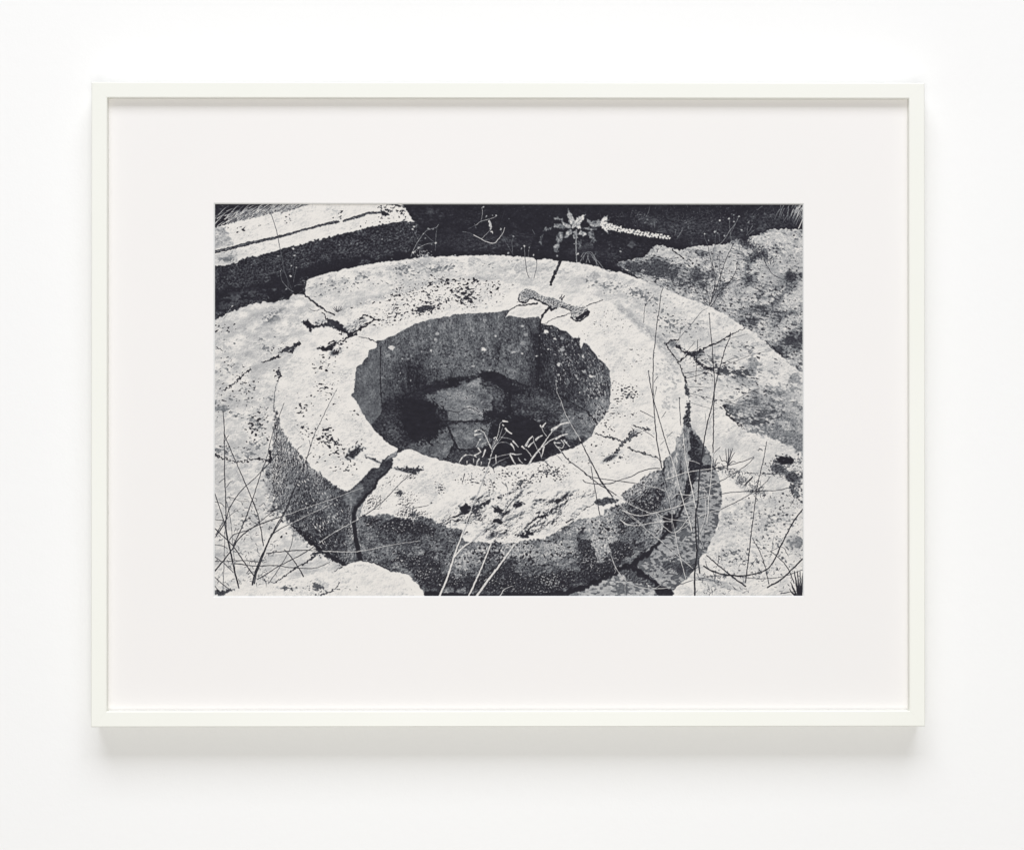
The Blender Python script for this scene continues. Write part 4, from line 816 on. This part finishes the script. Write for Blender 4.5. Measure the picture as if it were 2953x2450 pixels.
SEEDS = """
E 5 4|835,1548 870,1420 900,1350
E 3 2|870,1370 930,1240 945,1180 960,1110 1000,1085
E 8 6|985,1088 1035,1098
E 2 1.6|880,1340 940,1270 975,1170 990,1130
E 6 5|985,1128 995,1136
E 2.4 2|870,1390 960,1270 1020,1190
E 9 8|1010,1165 1040,1195 1070,1215
E 4 3|870,1370 830,1280 790,1200 750,1180
E 8 7|705,1188 745,1175
E 8 6|705,1228 770,1215
E 2 2|870,1350 900,1270 915,1250
E 6 5|893,1260 915,1250 930,1290
E 2 2|880,1370 920,1320 1000,1300 1060,1325
E 9 5|1068,1318 1085,1345 1103,1382
E 2 2|960,1250 1050,1265 1090,1290
E 8 5|1088,1292 1115,1320 1138,1350
E 2 2|860,1330 800,1310 760,1340
E 8 4|758,1272 740,1300 730,1328
E 3 3|720,1450 670,1430 610,1425
E 8 6|610,1428 570,1460 545,1510
E 6 5|735,1360 752,1380 765,1400
E 8 6|700,1435 730,1415 760,1400
E 8 5|808,1380 795,1420 778,1450
E 7 7|745,1470 725,1500 718,1530
E 2.6 3|840,1470 950,1440 1060,1415
E 7 5|1060,1415 1120,1425 1172,1418
E 2 2|880,1540 950,1490 1050,1450
E 7 8|1060,1430 1085,1480 1112,1525
E 5 4|915,1430 913,1470 916,1510
E 5 4|1140,1460 1160,1490 1185,1512
E 7 6|1205,1472 1215,1478
E 9 6|1245,1525 1290,1450 1370,1350 1430,1260 1490,1180
E 14 12|1480,1180 1530,1145 1560,1128
E 9 8|1560,1125 1600,1110 1655,1104
E 6 5|1380,1350 1450,1290 1530,1250
E 11 9|1520,1265 1570,1235 1630,1220
E 3 3|1420,1240 1390,1190 1375,1155
E 8 7|1362,1135 1372,1152
E 8 6|1385,1145 1412,1108
E 3 3|1330,1370 1300,1310 1290,1250
E 10 8|1318,1275 1345,1250 1378,1235
E 11 8|1215,1335 1245,1280 1280,1242
E 8 7|1240,1345 1265,1320 1292,1300
E 4 3|1270,1440 1230,1385 1195,1360
E 9 8|1180,1345 1200,1365
E 8 5|1398,1350 1385,1400 1375,1440
E 4 4|1340,1380 1360,1420 1372,1455
E 4 5|1570,1280 1600,1320 1575,1360 1530,1345
E 9 5|1600,1285 1625,1310 1655,1345
E 7 6|1500,1303 1560,1308
E 3 2|715,1340 740,1300
E 5 4|770,1500 765,1530
E 4 3|625,1490 625,1520
E 4 3|690,1465 692,1510
"""
LEAVES = [(.66,"1640,35 1665,90 1700,140 1705,190 1680,225 1650,190 1635,120"),(.75,"1822,103 1795,140 1775,190 1725,230 1675,245 1695,175 1750,125"),
(.60,"1575,170 1620,190 1665,215 1675,248 1610,238 1585,215"),(.38,"1490,140 1540,133 1590,155 1600,185 1560,165 1500,160"),(.42,"1495,205 1540,195 1600,225 1600,262 1540,240 1500,232"),
(.42,"1590,285 1560,290 1510,335 1535,380 1488,430 1500,490 1525,495 1550,440 1555,400 1590,350"),(.48,"1665,250 1625,270 1600,345 1640,335 1680,290"),
(.46,"1825,145 1880,175 1955,145 1995,205 1960,225 1880,235 1835,200"),(.78,"2042,108 2030,170 1960,195 1975,150 2010,125"),(.38,"1770,240 1850,235 1945,252 1900,272 1840,262"),
(.40,"1835,280 1890,278 1922,385 1890,362 1850,325"),(.58,"1738,300 1765,258 1835,300 1790,335"),(.48,"1685,280 1720,258 1745,340 1700,352"),(.22,"1735,370 1775,365 1770,440 1740,460"),
(.84,"1985,185 2030,180 2090,210 2110,265 2035,262 2047,308 2000,265 1965,212"),(.2,"1850,440 1895,420 1905,345 1860,380"),(.3,"1440,240 1480,225 1470,260 1380,280 1420,215"),(.26,"1350,330 1390,300 1370,410 1350,390"),
(.8,"1730,180 1760,210 1765,260 1720,240")]
def plants(rnd, e3, g3):
    # leafy rosette and its flowering spike against the dark soil
    for v, s in LEAVES:
        pm = poly("B "+s, 1.2, 6)
        mix(pm, v+.09+.10*N(7,4,1.3,50,420,.7)+.03*e3, .95); mix(pm*(1-blur(poly("B "+s, 1.2, 6), 2))*1.3, .2, .5)
    m = np.zeros((IH, IW), np.float32)
    line(m, pts("B 1660,225 1650,130 1642,60"), 1.2, .7); line(m, pts("B 1690,230 1750,170 1810,115"), 1.2, .7); line(m, pts("B 1560,440 1550,370 1580,310"), 1, .7); mix(m, .25, .6)
    m = np.zeros((IH, IW), np.float32)
    line(m, pts("B 1722,260 1720,450 1726,588"), 4, 2.4, .3); line(m, pts("B 1700,400 1745,400"), 3, 1); mix(m, .55, .95)
    m = np.zeros((IH, IW), np.float32)
    for a, b in (((1840,480),(1758,585)),((1840,480),(1790,560)),((1845,480),(1858,590)),((1850,490),(1905,560)),((1850,490),(1925,625)),((1915,495),(1945,620)),((1835,485),(1770,530)),((1850,500),(1820,590)),((1880,540),(1990,640)),((1840,480),(1900,520))):
        q = np.array([a, ((a[0]+b[0])/2+rnd.randn()*12, (a[1]+b[1])/2-14), b], float)
        line(m, ((q*K)+(1167-PX0, 587-PY0))*PS, .9, 1.8)
    mix(m, .6, .85)
    for k in range(3):
        m = np.zeros((IH, IW), np.float32)
        for i in range(44):
            t = (i+.5)/44; x = 45+t*695+rnd.randn()*4; sd = (1 if i % 2 else -1); y = 207+t*132+16*math.sin(t*3.14)+sd*(15-6*t)+rnd.randn()*5
            for jj in range(4):
                a = rnd.rand()*6.3; r = (9+rnd.rand()*10)*(1.1-.4*t)
                if k == 2 and jj > 1: continue
                q = np.array([(x+k*2, y-k*2), (x+k*2+r*math.cos(a), y-k*2+r*.9*math.sin(a))])
                line(m, ((q*K)+(1719-PX0, 587-PY0))*PS, (4.6, 4.2, 3.4)[k], (2.6, 2.2, 2)[k])
        mix(m, (.5, .9, .99)[k]+0*g3, .95)
    # reeds, upper right
    for v, n in ((.55, 30), (.85, 26)):
        m = np.zeros((IH, IW), np.float32)
        for i in range(n):
            x = 2095-abs(rnd.randn())*(120 if v < .7 else 50); y = rnd.rand()*130-20; L = 40+rnd.rand()*80; c = 20+rnd.rand()*40
            q = np.array([(x, y), (x-c*.5, y+L*.4), (x-c, y+L)])
            line(m, ((q*K)+(1719-PX0, 587-PY0))*PS, 1.8, .6)
        line(m, pts("C 2090,120 2060,190 2035,245"), 1.4, 2.6)
        if v < .7: line(m, pts("C 1855,0 1860,90 1855,140"), 1.4, 1); line(m, pts("C 1935,20 1930,100 1925,160"), 1.3, .8); line(m, pts("C 1885,100 1885,170"), 1, .7)
        mix(m, v, .85)
    # pale fine stalks on the dark ground, top right and centre
    m = np.zeros((IH, IW), np.float32)
    for i in range(70):
        x = rnd.rand()*2000; y = rnd.rand()*180 + (60 if x < 500 else 0); a = rnd.randn()*.6+1.6; L = 15+rnd.rand()*40
        q = np.array([(x, y), (x+L*.5*math.cos(a)+rnd.randn()*5, y-L*.5*math.sin(a)), (x+L*math.cos(a), y-L*math.sin(a))])
        line(m, ((q*K)+(1719-PX0, 587-PY0))*PS, .9, .6)
    line(m, pts("C 500,130 525,80 540,20"), 1.5, 1); line(m, pts("C 580,180 590,240"), 1.4, 1); line(m, pts("C 865,240 850,290 812,350"), 2.4, 1.6, .8); line(m, pts("C 805,258 790,315"), 2, 1.5, .8)
    line(m, pts("C 1525,220 1520,280 1540,330"), 1.4, 1); line(m, pts("C 1575,215 1540,270 1510,310"), 1.6, 1); line(m, pts("C 1590,260 1530,310"), 1.4, 1); line(m, pts("B 1280,260 1305,305"), 1.4, 1)
    mix(m, .5, .75)
    # stems
    byv = {}
    for row in STEMS.strip().split('\n'):
        h, p = row.split('|'); w0, w1, v = map(float, h.split())
        byv.setdefault(v, []).append((w0, w1, p))
    for v in sorted(byv, key=lambda z: -z if z > .5 else 1-z):
        m = np.zeros((IH, IW), np.float32)
        for w0, w1, p in byv[v]: line(m, pts(p), w0*(1.18 if v < .5 else 1), w1*(1.18 if v < .5 else 1), .35, 9)
        if v > .5: mix(blur(np.roll(m, (1, 1), (0, 1))), .12, .35)
        mix(m, v*.75 if v < .3 else v, .97)
    # twig ends and thorns along the brush, lower corners
    for o, n, x0, x1, y0, y1, v in (('G', 170, 0, 620, 700, 1620, .17), ('I', 70, 1100, 2080, 1300, 1700, .22), ('I', 46, 250, 1200, 500, 1200, .85), ('I', 120, 1330, 1720, 470, 710, .16), ('I', 50, 1000, 1260, 1500, 1720, .2), ('C', 40, 1060, 1300, 650, 1020, .25), ('G', 40, 350, 520, 1350, 1600, .2)):
        m = np.zeros((IH, IW), np.float32)
        for i in range(n):
            x = x0+rnd.rand()*(x1-x0); y = y0+rnd.rand()*(y1-y0)
            if n == 120:
                t = rnd.rand(); x = 1330+t*350+rnd.randn()*20; y = 490+t*180+rnd.randn()*30
            a = rnd.rand()*6.3; L = 12+rnd.rand()*34; b = a+rnd.randn()*.9
            q = np.array([(x, y), (x+L*.6*math.cos(a), y+L*.6*math.sin(a)), (x+L*.6*math.cos(a)+L*.5*math.cos(b), y+L*.6*math.sin(a)+L*.5*math.sin(b))])
            line(m, ((q*K)+(ORG[o][0]-PX0, ORG[o][1]-PY0))*PS, 1.5, .5)
        mix(m, v, .85)
    mix(dens("I 1600,680,100,30,5,.9 I 1450,600,60,40,40,.5 I 1000,1440,40,30,0,.6 I 1290,1530,20,30,10,.8")*np.clip(e3+.9, 0, 1), .15, .95)
    # seed heads inside the well mouth
    m = np.zeros((IH, IW), np.float32)
    for row in SEEDS.strip().split('\n'):
        h, p = row.split('|'); t, w0, w1 = h.split()
        line(m, pts(t+' '+p), float(w0)*.62, float(w1)*.38, .3, 8)
    mix(blur(m, 1), .55, .5); mix(m, .80+.12*N(5,4,1,0,305,.7), .92)
    m2 = np.zeros((IH, IW), np.float32)
    # small round heads
    for t, x, y, r, v in (("C",1240,165,3,.8),("C",1335,148,3.4,.85),("C",1435,125,2.6,.75),("C",1385,175,2.6,.8),("C",1090,300,3,.8),("C",1190,280,3,.75),("C",1290,320,2.4,.7),("C",1460,260,2.4,.8),("C",1530,185,3,.6),("C",1220,292,2.6,.6),("C",1385,110,2,.6),("C",245,478,3,.7),("C",1130,365,2,.7),
        ("A",785,450,3.6,.75),("A",800,518,2.2,.85),("A",770,622,1.8,.8),("A",820,640,2.4,.75),("A",658,675,1.6,.85),("A",760,725,3.2,.8),("A",635,527,2.2,.75),("A",180,1025,3.4,.8),("A",720,855,2.6,.7),("A",1680,355,1.4,.9),("A",1250,412,1.2,.9),("A",370,615,2,.7),("A",220,610,2,.6),
        ("B",820,125,2.4,.75),("B",880,115,2.2,.8),("B",918,118,2.2,.75),("B",790,30,3,.75),("B",962,255,3,.75),("B",1048,150,1.6,.7),("B",1088,325,2.4,.65),("B",1200,422,2.6,.8),("B",1247,435,2.4,.75),("B",1293,515,3,.7),("B",1040,490,3.6,.75),("B",1172,450,2.6,.7),("B",1530,522,3,.7),("B",1738,502,3.4,.8),
        ("B",235,250,3,.7),("B",185,298,2.2,.75),("B",205,345,2.4,.7),("B",310,395,3,.75),("B",265,405,2.2,.7),("B",140,440,3.4,.7),("B",85,490,3.6,.75),("B",90,230,2.6,.8),("B",75,255,3,.8),("B",280,255,2.2,.7),("B",225,500,2,.7),("B",180,520,2,.7),("B",1340,465,1.5,.5),("B",1455,125,1.6,.5),("C",1245,480,2.6,.15),("C",1418,585,2.2,.15),("C",1380,403,2.2,.2),
        ("F",1137,12,2,.15),("F",525,585,1.8,.15),("F",835,857,2.2,.2),("I",1190,1000,0,.2),("F",238,1455,4.5,.22),("I",1878,703,3.6,.25),("I",1912,915,4.2,.3),("I",1870,1350,5,.35),("I",1670,1150,3,.3),("H",265,797,2.2,.2)):
        if r <= 0: continue
        q = np.array([(x+r/K*math.cos(k)*(1+.3*math.sin(2*k+x)), y+r/K*.85*math.sin(k)*(1+.3*math.cos(3*k+y))) for k in np.linspace(0, 6.28, 9, endpoint=False)])
        mix(poly(((q*K)+(ORG[t][0]-PX0, ORG[t][1]-PY0))*PS, .6, 3), v, .95)
    m = np.zeros((IH, IW), np.float32)
    line(m, pts("B 850,182 858,215 862,250"), 8, 5, 1); line(m, pts("B 868,275 880,298"), 4, 3, .6)
    for i in range(34):
        x = 100+rnd.rand()*180; y = 470+rnd.rand()*60
        line(m, ((np.array([(x, y), (x+rnd.randn()*12, y+rnd.randn()*12)])*K)+(1167-PX0, 587-PY0))*PS, 1.6, .7)
    mix(m, .78, .9)
    # dark weeds on the rock, upper right
    m = np.zeros((IH, IW), np.float32)
    for i in range(150):
        t = rnd.rand(); x = 1480+t*290+rnd.randn()*26; y = 350+t*250+rnd.randn()*26; a = -1.6+rnd.randn()*.8; L = 15+rnd.rand()*35
        line(m, ((np.array([(x, y), (x+L*math.cos(a), y+L*math.sin(a))])*K)+(1719-PX0, 587-PY0))*PS, 1.6, .6)
    for i in range(60):
        x = 1940+rnd.randn()*26; y = 730+rnd.randn()*24; a = rnd.rand()*6.3; L = 15+rnd.rand()*30
        line(m, ((np.array([(x, y), (x+L*math.cos(a), y+L*math.sin(a))])*K)+(1719-PX0, 587-PY0))*PS, 1.4, .6)
    mix(m, .15, .85)
def print_pixels():
    """finished picture as toned rgb, display values 0..1, top row first"""
    v = paint_print()
    v = v+.42*(v-softblur(v, 3))+.12*(v-softblur(v, 14))
    gr = np.random.RandomState(9).randn(IH, IW).astype(np.float32)
    v = np.clip(v+.018*gr*np.clip(v*4, .3, 1), 0, .975)
    t = np.array([(0,.10,.094,.125),(.12,.14,.135,.168),(.3,.295,.302,.322),(.5,.475,.485,.498),(.7,.66,.66,.662),(.85,.80,.795,.785),(.95,.905,.888,.865),(1,.925,.908,.885)], np.float32)
    return np.stack([np.interp(v, t[:,0], t[:,c]) for c in (1,2,3)], -1).astype(np.float32)

# ---------------------------------------------------------------- the framed photograph
F = DIST-DEPTH                                    # camera distance of the frame's front face
x0, x1 = X(264.2, F), X(2669, F); zt, zb = Z(237.4, F), Z(2094.2, F)
root = bpy.data.objects.new('framed_photograph', None); sc.collection.objects.link(root)
root.empty_display_size = .1
root.location = ((x0+x1)/2, 0, zb)
root['label'] = "white-framed black-and-white photograph of a broken round stone well head, hanging on white wall"
root['category'] = 'framed picture'
bpy.context.view_layer.update()
ox, oz = root.location.x, root.location.z
x0 -= ox; x1 -= ox; zt -= oz; zb -= oz

mf, nt, b = material('frame_lacquer', (.80, .80, .75), .42, .35)
tint(nt, b, (.830, .830, .777), (.818, .822, .758), 6)
noise_bump(nt, b, [(60, 3, .05, .0006), (700, 2, .04, .0002)])
RW = 45.6*S                                        # width of a rail's face
LIP = 21*S                                       # depth of the front lip before the rebate
def rail(p, q, nrm):
    """mitred rail: p->q outer corners at the front, nrm the inward direction (x, z)"""
    px, pz = p; qx, qz = q
    L = math.hypot(qx-px, qz-pz); tx, tz = (qx-px)/L, (qz-pz)/L
    r = .0011; k = .00045
    # profile as (inward, y): outer back, outer front (rounded), inner front (rounded), lip, rebate
    prof = [(0, -.0005), (0, -DEPTH+r), (k, -DEPTH+k), (r, -DEPTH), (RW-r, -DEPTH), (RW-k, -DEPTH+k), (RW, -DEPTH+r), (RW, -DEPTH+LIP), (RW*.62, -DEPTH+LIP), (RW*.62, -.0005)]
    g = .00002; v = []
    for a in (0, 1):
        for u, y in prof:
            s = u+g if a == 0 else L-u-g
            v.append((px+tx*s+nrm[0]*u, y, pz+tz*s+nrm[1]*u))
    n = len(prof); f = [(i, (i+1) % n, n+(i+1) % n, n+i) for i in range(n)]
    f += [tuple(range(n-1, -1, -1)), tuple(range(n, 2*n))]
    o = obj('frame_rail', v, f, mf, root)
    bm = bmesh.new(); bm.from_mesh(o.data); bmesh.ops.recalc_face_normals(bm, faces=bm.faces); bm.to_mesh(o.data); bm.free()
    return o
rail((x0, zt), (x1, zt), (0, -1)); rail((x1, zt), (x1, zb), (-1, 0)); rail((x1, zb), (x0, zb), (0, 1)); rail((x0, zb), (x0, zt), (1, 0))

def px2(px, py, dist): return X(px, dist)-ox, Z(py, dist)-oz
# mat board with its bevelled window
YM = -DEPTH+LIP-.00005; TH = .0015
fm = DIST+YM; fp = DIST+YM+TH
ax0, az1 = px2(616.4, 585.4, fm); ax1, az0 = px2(2319.2, 1720.6, fm)      # window, upper edge of the bevel
bx0, bz1 = px2(620.4, 589.2, fp); bx1, bz0 = px2(2315.6, 1717.2, fp)      # window, lower edge
e = RW*.66
mx0, mx1, mz0, mz1 = x0+e, x1-e, zb+e, zt-e
mm, nt, b = material('mat_board_paper', (.79, .77, .75), .9, .1)
tint(nt, b, (.824, .802, .783), (.815, .797, .777), 4)
noise_bump(nt, b, [(420, 3, .06, .0003), (1500, 2, .05, .0001)])
YB = YM+TH
v = [(mx0,YM,mz0),(mx1,YM,mz0),(mx1,YM,mz1),(mx0,YM,mz1),(ax0,YM,az0),(ax1,YM,az0),(ax1,YM,az1),(ax0,YM,az1),
     (mx0,YB,mz0),(mx1,YB,mz0),(mx1,YB,mz1),(mx0,YB,mz1)]
obj('mat_board', v, [(0,1,5,4),(1,2,6,5),(2,3,7,6),(3,0,4,7),(8,9,1,0),(9,10,2,1),(10,11,3,2),(11,8,0,3)], mm, root)
mc, nt, b = material('mat_core', (.80, .80, .79), .9, .1)
v = [(ax0,YM,az0),(ax1,YM,az0),(ax1,YM,az1),(ax0,YM,az1),(bx0,YB,bz0),(bx1,YB,bz0),(bx1,YB,bz1),(bx0,YB,bz1)]
obj('mat_bevel', v, [(0,1,5,4),(1,2,6,5),(2,3,7,6),(3,0,4,7)], mc, root)
# the print: flat sheet, picture painted above
pix = print_pixels()
img = bpy.data.images.new('printed_picture', IW, IH, alpha=False)
rgba = np.ones((IH, IW, 4), np.float32); rgba[..., :3] = pix[::-1]
img.pixels.foreach_set(rgba.ravel()); img.update(); img.pack()
mp, nt, b = material('printed_paper', (.7, .7, .7), .55, .12)
ti = nt.nodes.new('ShaderNodeTexImage'); ti.image = img; ti.interpolation = 'Linear'; ti.extension = 'EXTEND'
gm = nt.nodes.new('ShaderNodeMix'); gm.data_type = 'RGBA'; gm.blend_type = 'MULTIPLY'; gm.inputs[0].default_value = 1
gm.inputs[7].default_value = (.90, .90, .90, 1)
nt.links.new(ti.outputs['Color'], gm.inputs[6]); nt.links.new(gm.outputs[2], b.inputs['Base Color'])
YP = YB+.0002
v = []; m = .012
u0, w1 = px2(PX0, PY0, DIST+YP); u1, w0 = px2(PX1, PY1, DIST+YP)
pr = obj('photo_print', [(u0-.0004,YP,w0-.0004),(u1+.0004,YP,w0-.0004),(u1+.0004,YP,w1+.0004),(u0-.0004,YP,w1+.0004)], [(0,1,2,3)], mp, root)
uv = pr.data.uv_layers.new(name='UVMap'); du = .0004/(u1-u0); dv = .0004/(w1-w0)
for l, c in zip(uv.data, ((-du,-dv),(1+du,-dv),(1+du,1+dv),(-du,1+dv))): l.uv = c
pr['label'] = 'black-and-white print of a cracked round stone well among dry weeds'
# backing board closing the frame behind the print
mk, nt, b = material('backing_card', (.35, .28, .2), .9, .1)
tint(nt, b, (.36, .29, .21), (.32, .26, .19), 20)
yb0, yb1 = YB+.0012, YB+.0042
v = [(mx0,yb0,mz0),(mx1,yb0,mz0),(mx1,yb0,mz1),(mx0,yb0,mz1),(mx0,yb1,mz0),(mx1,yb1,mz0),(mx1,yb1,mz1),(mx0,yb1,mz1)]
obj('backing_board', v, [(0,1,2,3),(5,4,7,6),(4,0,3,7),(1,5,6,2),(3,2,6,7),(4,5,1,0)], mk, root)
